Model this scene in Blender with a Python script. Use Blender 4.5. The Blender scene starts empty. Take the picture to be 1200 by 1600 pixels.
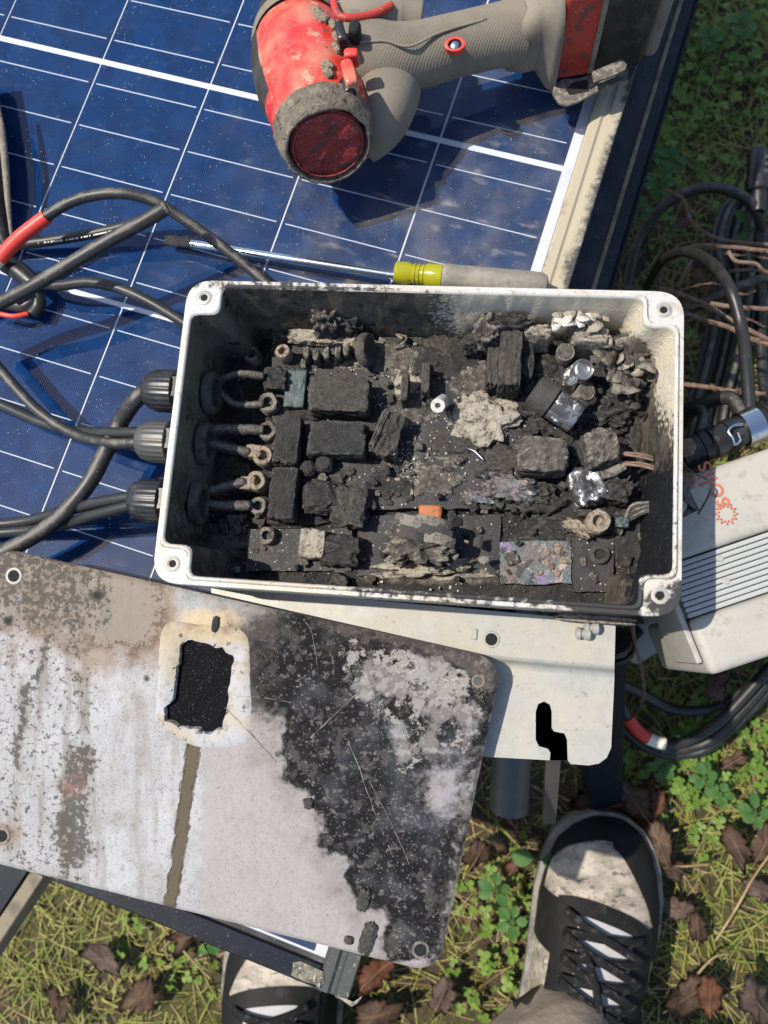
import bpy, bmesh, math, random
from mathutils import Vector, Matrix, noise as NZ
import numpy as np
random.seed(7)
SC = bpy.context.scene
COL = SC.collection

# ------------------------------------------------------------------ camera
ZC, P = 0.80, 0.365                       # lens height and top of the panel glass above the ground (m)
_n = Vector((0.09606, 0.17186, 0.98043)).normalized()
_Z = -_n
_X = (Vector((1, 0, 0)) - _Z.x * _Z).normalized()
_Y = _Z.cross(_X)
ROT = Matrix((_X, _Y, _Z))                # view axes (x right, y down, z forward) -> world
CAMPOS = Vector((0, 0, ZC))
cam = bpy.data.cameras.new('camera'); camo = bpy.data.objects.new('camera', cam); COL.objects.link(camo)
camo.matrix_world = Matrix.Translation(CAMPOS) @ (ROT @ Matrix(((1, 0, 0), (0, -1, 0), (0, 0, -1)))).to_4x4()
cam.sensor_fit = 'VERTICAL'; cam.sensor_height = 36; cam.sensor_width = 27; cam.lens = 27
cam.clip_start = 0.01; cam.clip_end = 200
cam.dof.use_dof = True; cam.dof.focus_distance = 0.42; cam.dof.aperture_fstop = 10
SC.camera = camo

# ------------------------------------------------------------------ light
SUN_AZ, SUN_EL = math.radians(172), math.radians(62)     # direction TO the sun, measured from +x
wd = bpy.data.worlds.new('World'); SC.world = wd; wd.use_nodes = True
nt = wd.node_tree; bgn = nt.nodes['Background']
sky = nt.nodes.new('ShaderNodeTexSky'); sky.sky_type = 'NISHITA'; sky.sun_disc = False
sky.sun_elevation = SUN_EL; sky.sun_rotation = math.pi / 2 - SUN_AZ
nt.links.new(sky.outputs[0], bgn.inputs[0]); bgn.inputs[1].default_value = 0.15
sl = bpy.data.lights.new('sun', 'SUN'); sl.energy = 4.6; sl.angle = math.radians(0.6); sl.color = (1, .93, .82)
so = bpy.data.objects.new('sun', sl); COL.objects.link(so)
sdir = Vector((math.cos(SUN_AZ) * math.cos(SUN_EL), math.sin(SUN_AZ) * math.cos(SUN_EL), math.sin(SUN_EL)))
so.rotation_euler = sdir.to_track_quat('Z', 'Y').to_euler(); so.location = sdir * 5
SC.view_settings.view_transform = 'Standard'; SC.view_settings.look = 'None'
SC.view_settings.exposure = 0.37; SC.view_settings.gamma = 1.0
SC.view_settings.use_curve_mapping = False

# ------------------------------------------------------------------ helpers
def V(*a): return Vector(a)
def at(px, py, z):
    """point of the place at height z that the photograph's pixel (px,py) looks at"""
    d = ROT @ V((px - 600) / 1200, (py - 800) / 1200, 1)
    return CAMPOS + d * ((z - ZC) / d.z)
def U(px, py, h=0.0): return at(px, py, P + h)
def pix(p):
    c = ROT.transposed() @ (V(*p) - CAMPOS)
    return 600 + 1200 * c.x / c.z, 800 + 1200 * c.y / c.z
def mpp(px, py, h): return (U(px + 1, py, h) - U(px, py, h)).length
def fbm(p, s=1, o=4): return NZ.fractal(V(*p) * s, 1.0, 2.0, o)
def ss(a, b, x):
    t = max(0, min(1, (x - a) / (b - a))); return t * t * (3 - 2 * t)

def mat(name, col, rough=.6, metal=0, layers=(), bump=(), spec=.5, coat=0, coords='Object', sub=0):
    m = bpy.data.materials.new(name); m.use_nodes = True
    N = m.node_tree.nodes; L = m.node_tree.links; b = N['Principled BSDF']
    b.inputs['Specular IOR Level'].default_value = spec; b.inputs['Coat Weight'].default_value = coat
    tc = N.new('ShaderNodeTexCoord').outputs[coords]
    def rgb(c): 
        n = N.new('ShaderNodeRGB'); n.outputs[0].default_value = (*c, 1); return n.outputs[0]
    def val(v):
        n = N.new('ShaderNodeValue'); n.outputs[0].default_value = v; return n.outputs[0]
    def math_(op, a, bb):
        n = N.new('ShaderNodeMath'); n.operation = op
        for i, q in enumerate((a, bb)):
            if isinstance(q, (int, float)): n.inputs[i].default_value = q
            else: L.new(q, n.inputs[i])
        return n.outputs[0]
    def tex(kind, scale, detail=5, stretch=None, rough_=.6):
        src = tc
        if stretch:
            mp = N.new('ShaderNodeMapping'); mp.inputs['Scale'].default_value = stretch[:3]
            if len(stretch) > 3: mp.inputs['Rotation'].default_value = (0, 0, stretch[3])
            L.new(tc, mp.inputs[0]); src = mp.outputs[0]
        if kind == 'noise':
            n = N.new('ShaderNodeTexNoise'); n.inputs['Detail'].default_value = detail; n.inputs['Roughness'].default_value = rough_; o = n.outputs[0]
        elif kind == 'vor':
            n = N.new('ShaderNodeTexVoronoi'); o = n.outputs['Distance']
        elif kind == 'crack':
            n = N.new('ShaderNodeTexVoronoi'); n.feature = 'DISTANCE_TO_EDGE'; o = n.outputs['Distance']
        elif kind == 'cell':
            n = N.new('ShaderNodeTexVoronoi'); sp = N.new('ShaderNodeSeparateColor'); L.new(n.outputs['Color'], sp.inputs[0]); o = sp.outputs[0]
        elif kind == 'wave':
            n = N.new('ShaderNodeTexWave'); o = n.outputs['Fac']
        n.inputs['Scale'].default_value = scale; L.new(src, n.inputs['Vector']); return o
    c = rgb(col); r = val(rough); me = val(metal)
    for l in layers:
        k = l.get('k', 'noise')
        if k == 'attr':
            a = N.new('ShaderNodeAttribute'); a.attribute_name = l['attr']
            t = a.outputs['Fac']
            if l.get('amp', 0):
                nz = tex(l.get('tx', 'noise'), l.get('s', 300), l.get('d', 6), l.get('st'), .65)
                t = math_('ADD', t, math_('MULTIPLY', math_('SUBTRACT', nz, .5), l['amp']))
        elif k == 'edge':
            g = N.new('ShaderNodeNewGeometry'); nz = tex('noise', l.get('s', 400), 5)
            t = math_('ADD', g.outputs['Pointiness'], math_('MULTIPLY', math_('SUBTRACT', nz, .5), l.get('amp', .06)))
        elif k == 'up':
            g = N.new('ShaderNodeNewGeometry'); sp = N.new('ShaderNodeSeparateXYZ'); L.new(g.outputs['Normal'], sp.inputs[0])
            nz = tex('noise', l.get('s', 300), l.get('d', 6))
            t = math_('ADD', sp.outputs[2], math_('MULTIPLY', math_('SUBTRACT', nz, .5), l.get('amp', 1.5)))
        else:
            t = tex(k, l.get('s', 50), l.get('d', 5), l.get('st'))
        mr = N.new('ShaderNodeMapRange'); mr.interpolation_type = 'SMOOTHSTEP'
        mr.inputs[1].default_value = l.get('lo', .45); mr.inputs[2].default_value = l.get('hi', .55); L.new(t, mr.inputs[0])
        f = math_('MULTIPLY', mr.outputs[0], l.get('a', 1.0))
        if 'and_' in l:
            a = N.new('ShaderNodeAttribute'); a.attribute_name = l['and_']; f = math_('MULTIPLY', f, a.outputs['Fac'])
        if 'c' in l:
            mx = N.new('ShaderNodeMix'); mx.data_type = 'RGBA'; L.new(f, mx.inputs[0]); L.new(c, mx.inputs[6]); mx.inputs[7].default_value = (*l['c'], 1); c = mx.outputs[2]
        if 'r' in l:
            mx = N.new('ShaderNodeMix'); L.new(f, mx.inputs[0]); L.new(r, mx.inputs[2]); mx.inputs[3].default_value = l['r']; r = mx.outputs[0]
        if 'm' in l:
            mx = N.new('ShaderNodeMix'); L.new(f, mx.inputs[0]); L.new(me, mx.inputs[2]); mx.inputs[3].default_value = l['m']; me = mx.outputs[0]
    L.new(c, b.inputs['Base Color']); L.new(r, b.inputs['Roughness']); L.new(me, b.inputs['Metallic'])
    nrm = None
    for q in bump:
        k, s, st, dist = q[:4]
        bp = N.new('ShaderNodeBump'); bp.inputs['Strength'].default_value = st; bp.inputs['Distance'].default_value = dist
        L.new(tex(k, s, 6, q[4] if len(q) > 4 else None), bp.inputs['Height'])
        if nrm: L.new(nrm, bp.inputs['Normal'])
        nrm = bp.outputs[0]
    if nrm: L.new(nrm, b.inputs['Normal'])
    if sub: b.inputs['Transmission Weight'].default_value = sub
    return m

def tag(o, label=None, cat=None, group=None, kind=None):
    if label: o['label'] = label
    if cat: o['category'] = cat
    if group: o['group'] = group
    if kind: o['kind'] = kind
    return o
def thing(name, label, cat, loc, group=None):
    o = bpy.data.objects.new(name, None); o.empty_display_size = .01; COL.objects.link(o); o.location = loc
    return tag(o, label, cat, group)
def wloc(o):
    p = V(0, 0, 0)
    while o: p += o.location; o = o.parent
    return p
def put(name, bm, m, parent=None, smooth=True, origin=None, attrs=None):
    """bm in world coordinates becomes ONE mesh object; a child keeps its parent's origin"""
    if parent is not None: off = wloc(parent)
    elif origin is not None: off = V(*origin)
    else:
        xs = [v.co for v in bm.verts]; off = sum(xs, V(0, 0, 0)) / max(1, len(xs)); off.z = min(v.z for v in xs)
    for v in bm.verts: v.co -= off
    me = bpy.data.meshes.new(name); bm.normal_update(); bm.to_mesh(me); bm.free()
    for q in (m if isinstance(m, (list, tuple)) else [m]): me.materials.append(q)
    if smooth: me.polygons.foreach_set('use_smooth', [True] * len(me.polygons))
    if smooth != 'full' and smooth: me.set_sharp_from_angle(angle=math.radians(40))
    if attrs:
        for k, d in attrs.items():
            a = me.attributes.new(k, 'FLOAT', 'POINT'); a.data.foreach_set('value', d)
    o = bpy.data.objects.new(name, me); COL.objects.link(o)
    if parent is not None: o.parent = parent
    else: o.location = off
    return o

def BM(): return bmesh.new()
def a_box(bm, c, s, rz=0, R=None, bev=0, seg=1):
    M = Matrix.Translation(c) @ (R.to_4x4() if R is not None else Matrix.Rotation(rz, 4, 'Z')) @ Matrix.Diagonal((*s, 1))
    g = bmesh.ops.create_cube(bm, size=1, matrix=M)
    if bev:
        es = list({e for v in g['verts'] for e in v.link_edges})
        bmesh.ops.bevel(bm, geom=es, offset=bev, segments=seg, affect='EDGES', profile=.6)
    return bm
def frame_of(ax, up=None):
    a = V(*ax).normalized(); u = V(*up) if up is not None else (V(0, 0, 1) if abs(a.z) < .9 else V(1, 0, 0))
    x = u.cross(a).normalized(); y = a.cross(x); return Matrix((x, y, a)).transposed()      # columns x,y,a
def a_lathe(bm, o, ax, prof, n=20, sx=1, sy=1, up=None, cap=True, fn=None):
    """prof: list of (distance along axis, radius)"""
    F = frame_of(ax, up); rings = []
    for d, r in prof:
        ring = []
        for i in range(n):
            t = 2 * math.pi * i / n
            k = fn(d, t) if fn else 1
            ring.append(bm.verts.new(V(*o) + F @ V(r * sx * k * math.cos(t), r * sy * k * math.sin(t), d)))
        rings.append(ring)
    for a, b in zip(rings, rings[1:]):
        for i in range(n):
            bm.faces.new((a[i], a[(i + 1) % n], b[(i + 1) % n], b[i]))
    if cap:
        bm.faces.new(rings[0][::-1]); bm.faces.new(rings[-1])
    return bm
def spline(pts, k=6):
    pts = [V(*p) for p in pts]; out = []
    if len(pts) < 3: return pts
    for i in range(len(pts) - 1):
        p0 = pts[max(i - 1, 0)]; p1 = pts[i]; p2 = pts[i + 1]; p3 = pts[min(i + 2, len(pts) - 1)]
        for j in range(k):
            t = j / k
            out.append(.5 * ((2 * p1) + (p2 - p0) * t + (2 * p0 - 5 * p1 + 4 * p2 - p3) * t * t + (3 * p1 - p0 - 3 * p2 + p3) * t ** 3))
    out.append(pts[-1]); return out
def a_tube(bm, pts, r, n=10, k=6, sx=1, sy=1, up=None, cap=True, jit=0):
    pp = spline(pts, k) if k > 1 else [V(*p) for p in pts]
    m = len(pp); rings = []; prev = None
    for i, p in enumerate(pp):
        t = (pp[min(i + 1, m - 1)] - pp[max(i - 1, 0)]).normalized()
        if prev is None: F = frame_of(t, up); x = F.col[0]
        else:
            x = (prev - t * prev.dot(t)).normalized()
        prev = x; y = t.cross(x)
        f = i / (m - 1) * (len(r) - 1) if isinstance(r, (list, tuple)) else 0
        rr = r if not isinstance(r, (list, tuple)) else r[int(f)] + (r[min(int(f) + 1, len(r) - 1)] - r[int(f)]) * (f - int(f))
        ring = []
        for j in range(n):
            a = 2 * math.pi * j / n; q = rr * (1 + (jit * fbm(p * 1 + V(math.cos(a), math.sin(a), 0) * .002, 400) if jit else 0))
            ring.append(bm.verts.new(p + x * q * sx * math.cos(a) + y * q * sy * math.sin(a)))
        rings.append(ring)
    for a, b in zip(rings, rings[1:]):
        for i in range(n): bm.faces.new((a[i], a[(i + 1) % n], b[(i + 1) % n], b[i]))
    if cap: bm.faces.new(rings[0][::-1]); bm.faces.new(rings[-1])
    return bm
def a_prism(bm, poly, zt, zb):
    """poly: list of 2-D points; a slab between zt (top) and zb; concave outlines are fine"""
    t = [bm.verts.new((p[0], p[1], zt)) for p in poly]; b = [bm.verts.new((p[0], p[1], zb)) for p in poly]
    n = len(poly); A = sum(poly[i][0] * poly[(i + 1) % n][1] - poly[(i + 1) % n][0] * poly[i][1] for i in range(n))
    if A < 0: t.reverse(); b.reverse()
    f1 = bm.faces.new(t); f2 = bm.faces.new(b[::-1])
    for i in range(n): bm.faces.new((t[i], b[i], b[(i + 1) % n], t[(i + 1) % n]))
    bmesh.ops.triangulate(bm, faces=[f1, f2]); return bm
def fillet(poly, rs, seg=5):
    out = []; n = len(poly)
    for i in range(n):
        p = V(*poly[i][:2]); a = V(*poly[i - 1][:2]); b = V(*poly[(i + 1) % n][:2]); r = rs[i] if isinstance(rs, (list, tuple)) else rs
        if r <= 0: out.append((p.x, p.y)); continue
        d1 = (a - p).normalized(); d2 = (b - p).normalized(); ang = d1.angle(d2); tl = r / math.tan(ang / 2)
        tl = min(tl, (a - p).length * .49, (b - p).length * .49); s = p + d1 * tl; e = p + d2 * tl
        for j in range(seg + 1):
            t = j / seg; q = s * (1 - t) ** 2 + p * 2 * t * (1 - t) + e * t * t; out.append((q.x, q.y))
    return out
def a_lump(bm, c, s, rz=0, amp=.1, fs=2.0, rnd=.25, n=7, seed=0, R=None, o=4):
    """a burnt, uneven block: a cube grid pulled towards a ball by rnd and roughened by amp"""
    M = R if R is not None else Matrix.Rotation(rz, 3, 'Z')
    vs = {}; S = V(*s) * .5; sd = V(seed * 3.1, seed * 1.7, seed * .9)
    def vert(i, j, k):
        key = (i, j, k)
        if key not in vs:
            p = V(2 * i / n - 1, 2 * j / n - 1, 2 * k / n - 1); q = p.normalized() * max(abs(p.x), abs(p.y), abs(p.z)) * 1.12
            w = rnd * (p.length / 1.732) ** 3 * 1.6; w = min(w, 1)
            p2 = p.lerp(q, w); pn = p.normalized(); p2 = p2 + pn * amp * (NZ.fractal(p * fs + sd, 1, 2, o))
            if n > 6:
                cr = abs(NZ.noise(p * 1.7 + sd * 1.3)); p2 -= pn * .14 * max(0, 1 - cr / .07); p2 -= pn * .16 * max(0, NZ.noise(p * 3.1 + sd) - .28); p2 += pn * .035 * NZ.fractal(p * 7 + sd, 1, 2, 2)
            vs[key] = bm.verts.new(V(*c) + M @ V(p2.x * S.x, p2.y * S.y, p2.z * S.z))
        return vs[key]
    for a in range(3):
        for sgn in (0, n):
            for i in range(n):
                for j in range(n):
                    q = []
                    for di, dj in ((0, 0), (1, 0), (1, 1), (0, 1)):
                        ix = [0, 0, 0]; ix[a] = sgn; ix[(a + 1) % 3] = i + di; ix[(a + 2) % 3] = j + dj; q.append(vert(*ix))
                    if sgn == 0: q.reverse()
                    bm.faces.new(q)
    return bm
def a_flake(bm, c, size, R, seed, th=.0004, bend=.3):
    rr = random.Random(seed); n = 9; top = []; bot = []
    for i in range(n):
        a = 2 * math.pi * i / n; r = size * .5 * rr.uniform(.55, 1.1)
        x, y = r * math.cos(a), r * math.sin(a) * rr.uniform(.5, 1); z = bend * (x * x + .3 * x * y) / size
        top.append(bm.verts.new(V(*c) + R @ V(x, y, z + th / 2))); bot.append(bm.verts.new(V(*c) + R @ V(x, y, z - th / 2)))
    ct = bm.verts.new(V(*c) + R @ V(0, 0, th)); cb = bm.verts.new(V(*c) + R @ V(0, 0, -th))
    for i in range(n):
        j = (i + 1) % n
        bm.faces.new((ct, top[i], top[j])); bm.faces.new((cb, bot[j], bot[i])); bm.faces.new((top[i], bot[i], bot[j], top[j]))
    return bm
def rrot(rr, tilt=1.0):
    return Matrix.Rotation(rr.uniform(0, 6.28), 3, 'Z') @ Matrix.Rotation(rr.uniform(-tilt, tilt), 3, 'X') @ Matrix.Rotation(rr.uniform(-tilt, tilt), 3, 'Y')
def dup(o, parent=None, mats=None):
    c = o.copy(); COL.objects.link(c); c.parent = parent
    for ch in list(o.children): dup(ch, c)
    return c

# ------------------------------------------------------------------ materials
ASH = (.50, .45, .38); CHAR = (.013, .0125, .0125)
M = {}
M['cell'] = mat('cell', (.002, .017, .068), .9, 0, layers=[
    dict(k='cell', s=90, lo=.0, hi=1, c=(.003, .028, .105), a=.8),
    dict(k='wave', s=210, st=(1, 1, 1), lo=.55, hi=.95, c=(.014, .055, .15), a=.45)], spec=.0)
M['backsheet'] = mat('backsheet', (.56, .60, .66), .9, spec=.05)
M['ribbon'] = mat('ribbon', (.46, .52, .60), .8, 0, spec=.1)
def glass():
    m = bpy.data.materials.new('panel_glass'); m.use_nodes = True; N = m.node_tree.nodes; L = m.node_tree.links
    N.remove(N['Principled BSDF']); out = N['Material Output']
    tr = N.new('ShaderNodeBsdfTransparent'); gl = N.new('ShaderNodeBsdfGlossy'); gl.inputs['Roughness'].default_value = .025
    lw = N.new('ShaderNodeLayerWeight'); lw.inputs[0].default_value = .5
    p5 = N.new('ShaderNodeMath'); p5.operation = 'POWER'; L.new(lw.outputs['Facing'], p5.inputs[0]); p5.inputs[1].default_value = 4.5
    fm = N.new('ShaderNodeMath'); fm.operation = 'MULTIPLY_ADD'; L.new(p5.outputs[0], fm.inputs[0]); fm.inputs[1].default_value = .9; fm.inputs[2].default_value = .035
    mx = N.new('ShaderNodeMixShader'); L.new(fm.outputs[0], mx.inputs[0]); L.new(tr.outputs[0], mx.inputs[1]); L.new(gl.outputs[0], mx.inputs[2])
    df = N.new('ShaderNodeBsdfDiffuse'); df.inputs[0].default_value = (.46, .42, .36, 1)
    tc = N.new('ShaderNodeTexCoord')
    def nz(s, lo, hi, a, d=6, kind='noise', st=None):
        n = N.new('ShaderNodeTexNoise' if kind == 'noise' else 'ShaderNodeTexVoronoi'); n.inputs['Scale'].default_value = s
        src = tc.outputs['Object']
        if st:
            mp = N.new('ShaderNodeMapping'); mp.inputs['Scale'].default_value = st; L.new(src, mp.inputs[0]); src = mp.outputs[0]
        L.new(src, n.inputs['Vector'])
        if kind == 'noise': n.inputs['Detail'].default_value = d
        r = N.new('ShaderNodeMapRange'); r.interpolation_type = 'SMOOTHSTEP'; r.inputs[1].default_value = lo; r.inputs[2].default_value = hi; r.inputs[4].default_value = a
        L.new(n.outputs[0], r.inputs[0]); return r.outputs[0]
    def op(o, a, b):
        n = N.new('ShaderNodeMath'); n.operation = o
        for i, q in enumerate((a, b)):
            if isinstance(q, (int, float)): n.inputs[i].default_value = q
            else: L.new(q, n.inputs[i])
        return n.outputs[0]
    at_ = N.new('ShaderNodeAttribute'); at_.attribute_name = 'dust'
    film = op('MULTIPLY', op('ADD', nz(40, .35, .75, .10), .035), at_.outputs['Fac'])
    sp = op('MULTIPLY', nz(400, .15, .04, .85, kind='vor'), nz(60, .42, .62, 1))
    streak = op('MULTIPLY', nz(90, .56, .75, .20, st=(.6, 1.4, 1)), at_.outputs['Fac'])
    fac = op('MINIMUM', op('ADD', op('ADD', film, sp), streak), .8)
    m2 = N.new('ShaderNodeMixShader'); L.new(fac, m2.inputs[0]); L.new(mx.outputs[0], m2.inputs[1]); L.new(df.outputs[0], m2.inputs[2])
    L.new(m2.outputs[0], out.inputs[0]); return m
M['glass'] = glass()
M['frame_black'] = mat('black_anodised_frame', (.008, .011, .017), .42, 0, layers=[
    dict(s=90, lo=.5, hi=.8, c=(.05, .05, .05), a=.5), dict(s=700, lo=.64, hi=.7, c=(.2, .18, .15), a=.5)], bump=[('noise', 500, .1, .0005)], spec=.15)
M['frame_worn'] = mat('worn_black_frame', (.022, .027, .036), .45, 0, layers=[dict(s=60, lo=.45, hi=.75, c=(.07, .072, .07), a=.6), dict(s=600, lo=.62, hi=.7, c=(.2, .18, .15), a=.5)], spec=.3)
M['frame_dusty'] = mat('dusty_frame', (.045, .048, .046), .6, .2, layers=[
    dict(k='attr', attr='dust', s=260, amp=.9, lo=.35, hi=.8, c=(.37, .325, .235), r=.9, m=0),
    dict(s=500, lo=.6, hi=.7, c=(.30, .26, .2), a=.6, m=0)], bump=[('noise', 600, .25, .0006)])
M['rubber'] = mat('black_cable_rubber', (.016, .016, .016), .42, 0, layers=[
    dict(s=60, lo=.5, hi=.8, c=(.07, .065, .055), a=.5, r=.65), dict(s=900, lo=.62, hi=.72, c=(.22, .2, .16), a=.5)], bump=[('noise', 300, .15, .0004)])
M['rubber_dusty'] = mat('dusty_cable_rubber', (.020, .019, .018), .45, 0, layers=[
    dict(k='up', s=90, amp=1.6, lo=.75, hi=1.35, c=(.20, .18, .145), a=.7, r=.75), dict(s=800, lo=.62, hi=.7, c=(.3, .27, .21), a=.5)], bump=[('noise', 250, .2, .0005)])
M['plastic_black'] = mat('black_plastic', (.013, .013, .014), .38, 0, layers=[
    dict(s=150, lo=.5, hi=.75, c=(.07, .065, .06), a=.6, r=.6)], bump=[('noise', 400, .15, .0004)])
M['red_sleeve'] = mat('red_sleeve', (.62, .045, .030), .42, 0, layers=[dict(s=300, lo=.5, hi=.75, c=(.5, .12, .08), a=.5)])
M['white_sleeve'] = mat('white_sleeve', (.72, .68, .58), .6, 0, layers=[dict(s=400, lo=.5, hi=.7, c=(.4, .35, .28), a=.6)])
M['copper'] = mat('aged_copper', (.16, .095, .068), .65, .15, layers=[
    dict(s=120, lo=.4, hi=.65, c=(.24, .18, .135), a=.8, m=.05), dict(s=700, lo=.55, hi=.7, c=(.1, .05, .035), a=.6)])
M['steel'] = mat('bright_steel', (.55, .56, .58), .22, 1, layers=[dict(s=300, lo=.5, hi=.7, c=(.3, .29, .27), a=.5, r=.5)])
M['chrome'] = mat('chrome_shaft', (.60, .66, .72), .12, 1, layers=[dict(s=400, lo=.55, hi=.75, c=(.25, .24, .22), a=.5, r=.4)])
M['zinc'] = mat('galvanised_sheet', (.31, .305, .275), .5, .2, layers=[
    dict(k='cell', s=260, lo=0, hi=1, c=(.36, .36, .335), a=.5), dict(s=35, lo=.42, hi=.66, c=(.38, .34, .27), a=.7, m=0, r=.7),
    dict(s=420, lo=.62, hi=.7, c=(.16, .14, .12), a=.7), dict(s=1400, lo=.62, hi=.68, c=(.1, .09, .08), a=.6)], bump=[('noise', 350, .12, .0004)])
M['cream_body'] = mat('weathered_cream_paint', (.36, .34, .295), .6, 0, layers=[
    dict(s=30, lo=.4, hi=.7, c=(.31, .30, .27), a=.8), dict(s=160, lo=.54, hi=.68, c=(.25, .23, .19), a=.6),
    dict(s=900, lo=.62, hi=.68, c=(.2, .18, .14), a=.6)], bump=[('noise', 500, .12, .0004)])
M['fin'] = mat('grey_fin_metal', (.33, .34, .33), .5, 0, layers=[dict(s=200, lo=.5, hi=.7, c=(.34, .34, .31), a=.6)])
M['label_paper'] = mat('peeled_label_paper', (.16, .15, .105), .8, 0, layers=[dict(s=200, lo=.45, hi=.6, c=(.06, .055, .045), a=.9), dict(s=500, lo=.57, hi=.66, c=(.4, .38, .3), a=.8)])
# the burnt box: 'soot' and 'ash' are painted on the vertices
M['box_paint'] = mat('box_paint', (.46, .455, .44), .5, 0, layers=[
    dict(s=25, lo=.35, hi=.7, c=(.45, .385, .28), a=.9), dict(s=120, lo=.52, hi=.66, c=(.36, .32, .26), a=.75), dict(s=400, lo=.57, hi=.68, c=(.20, .18, .15), a=.7),
    dict(s=1200, lo=.62, hi=.68, c=(.12, .11, .1), a=.7),
    dict(k='attr', attr='soot', s=260, amp=.9, lo=.45, hi=.62, c=(.028, .026, .025), r=.75)], bump=[('noise', 700, .2, .0004)])
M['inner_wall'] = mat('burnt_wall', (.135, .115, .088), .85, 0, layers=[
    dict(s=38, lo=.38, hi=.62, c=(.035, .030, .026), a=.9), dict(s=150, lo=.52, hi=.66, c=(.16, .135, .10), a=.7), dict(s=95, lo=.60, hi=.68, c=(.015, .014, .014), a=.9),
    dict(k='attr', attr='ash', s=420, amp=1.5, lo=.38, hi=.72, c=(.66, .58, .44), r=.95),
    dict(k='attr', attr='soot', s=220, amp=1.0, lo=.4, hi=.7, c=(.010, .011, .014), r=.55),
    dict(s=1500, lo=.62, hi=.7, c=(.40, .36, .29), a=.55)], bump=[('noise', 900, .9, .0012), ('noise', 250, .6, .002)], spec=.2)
M['soot_floor'] = mat('soot_floor', (.035, .031, .028), .9, 0, layers=[
    dict(s=45, lo=.4, hi=.65, c=(.012, .012, .013), a=.9), dict(k='attr', attr='ash', s=160, amp=1.6, lo=.4, hi=.85, c=(.20, .18, .145), r=.95),
    dict(k='attr', attr='soot', s=220, amp=1.0, lo=.6, hi=.9, c=(.008, .009, .011), r=.5), dict(s=600, lo=.56, hi=.68, c=(.10, .092, .08), a=.8),
    dict(s=1500, lo=.62, hi=.68, c=(.42, .39, .34), a=.6)], bump=[('noise', 900, 1, .0016), ('noise', 250, .8, .003)])
M['char'] = mat('char', CHAR, .8, 0, layers=[dict(k='edge', s=500, amp=.10, lo=.515, hi=.56, c=(.065, .060, .054), a=.8), 
    dict(s=160, lo=.4, hi=.72, c=(.030, .028, .026), a=.9), dict(s=900, lo=.58, hi=.7, c=(.075, .07, .062), a=.7),
    dict(s=1900, lo=.645, hi=.69, c=(.42, .40, .36), a=.6)], bump=[('noise', 1100, .9, .001), ('noise', 300, .5, .0015)])
M['char_brown'] = mat('char_brown', (.032, .028, .024), .85, 0, layers=[dict(k='edge', s=500, amp=.10, lo=.515, hi=.56, c=(.10, .088, .072), a=.8), 
    dict(s=200, lo=.4, hi=.7, c=(.018, .017, .017), a=.9), dict(k='up', s=500, amp=1.6, lo=.7, hi=1.4, c=(.085, .075, .060), a=.75),
    dict(s=1700, lo=.63, hi=.7, c=(.36, .33, .28), a=.6)], bump=[('noise', 900, 1, .0012)])
M['char_ash'] = mat('char_ash', (.085, .075, .063), .95, 0, layers=[dict(k='edge', s=500, amp=.10, lo=.515, hi=.56, c=(.27, .245, .205), a=.8), 
    dict(s=180, lo=.45, hi=.62, c=(.035, .032, .03), a=.9), dict(k='up', s=300, amp=1.4, lo=.75, hi=1.5, c=(.23, .205, .165), a=.7),
    dict(s=1300, lo=.62, hi=.68, c=(.03, .03, .03), a=.8)], bump=[('noise', 1000, 1, .0014), ('vor', 700, .5, .001)])
M['ash'] = mat('pale_ash', (.36, .32, .255), .95, 0, layers=[
    dict(s=140, lo=.48, hi=.66, c=(.13, .115, .095), a=.9), dict(s=420, lo=.55, hi=.66, c=(.05, .046, .04), a=.85), dict(s=1100, lo=.58, hi=.66, c=(.50, .45, .37), a=.8)], bump=[('noise', 900, 1, .0016)])
M['ash_white'] = mat('white_ash', (.50, .48, .44), .9, 0, layers=[dict(s=300, lo=.5, hi=.66, c=(.26, .24, .21), a=.8)], bump=[('noise', 900, .7, .001)])
M['board'] = mat('burnt_board', (.010, .0095, .0095), .6, 0, layers=[
    dict(s=60, lo=.42, hi=.7, c=(.026, .023, .021), a=.9), dict(k='attr', attr='ash', s=500, amp=1.2, lo=.5, hi=.8, c=(.34, .30, .24), r=.95),
    dict(k='vor', s=330, lo=.16, hi=.09, c=(.62, .60, .56), a=.7), dict(s=1800, lo=.64, hi=.68, c=(.45, .43, .4), a=.7)],
    bump=[('noise', 900, .5, .0008), ('cell', 500, .15, .0006)])
M['board_teal'] = mat('scorched_teal_board', (.035, .060, .062), .55, 0, layers=[dict(s=200, lo=.45, hi=.65, c=(.02, .02, .02), a=.9), dict(s=1300, lo=.6, hi=.68, c=(.3, .32, .31), a=.6)], bump=[('noise', 600, .4, .0006)])
M['iridescent'] = mat('heat_tinted_metal', (.13, .105, .10), .5, .2, layers=[
    dict(s=55, lo=.42, hi=.56, c=(.085, .12, .12)), dict(s=60, lo=.57, hi=.66, c=(.20, .14, .26)), dict(s=110, lo=.60, hi=.68, c=(.38, .29, .26)),
    dict(s=150, lo=.46, hi=.40, c=(.03, .03, .032), a=.9), dict(k='vor', s=230, lo=.2, hi=.12, c=(.34, .28, .24), a=.5), dict(s=900, lo=.6, hi=.68, c=(.4, .37, .33), a=.6)], bump=[('noise', 500, .8, .0014)])
M['wire_burnt'] = mat('burnt_wire', (.06, .053, .046), .9, 0, layers=[dict(s=400, lo=.42, hi=.65, c=(.02, .02, .02), a=.9), dict(k='up', s=900, amp=1.6, lo=.6, hi=1.4, c=(.30, .27, .23), a=.8)], bump=[('noise', 1200, 1, .001)])
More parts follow.
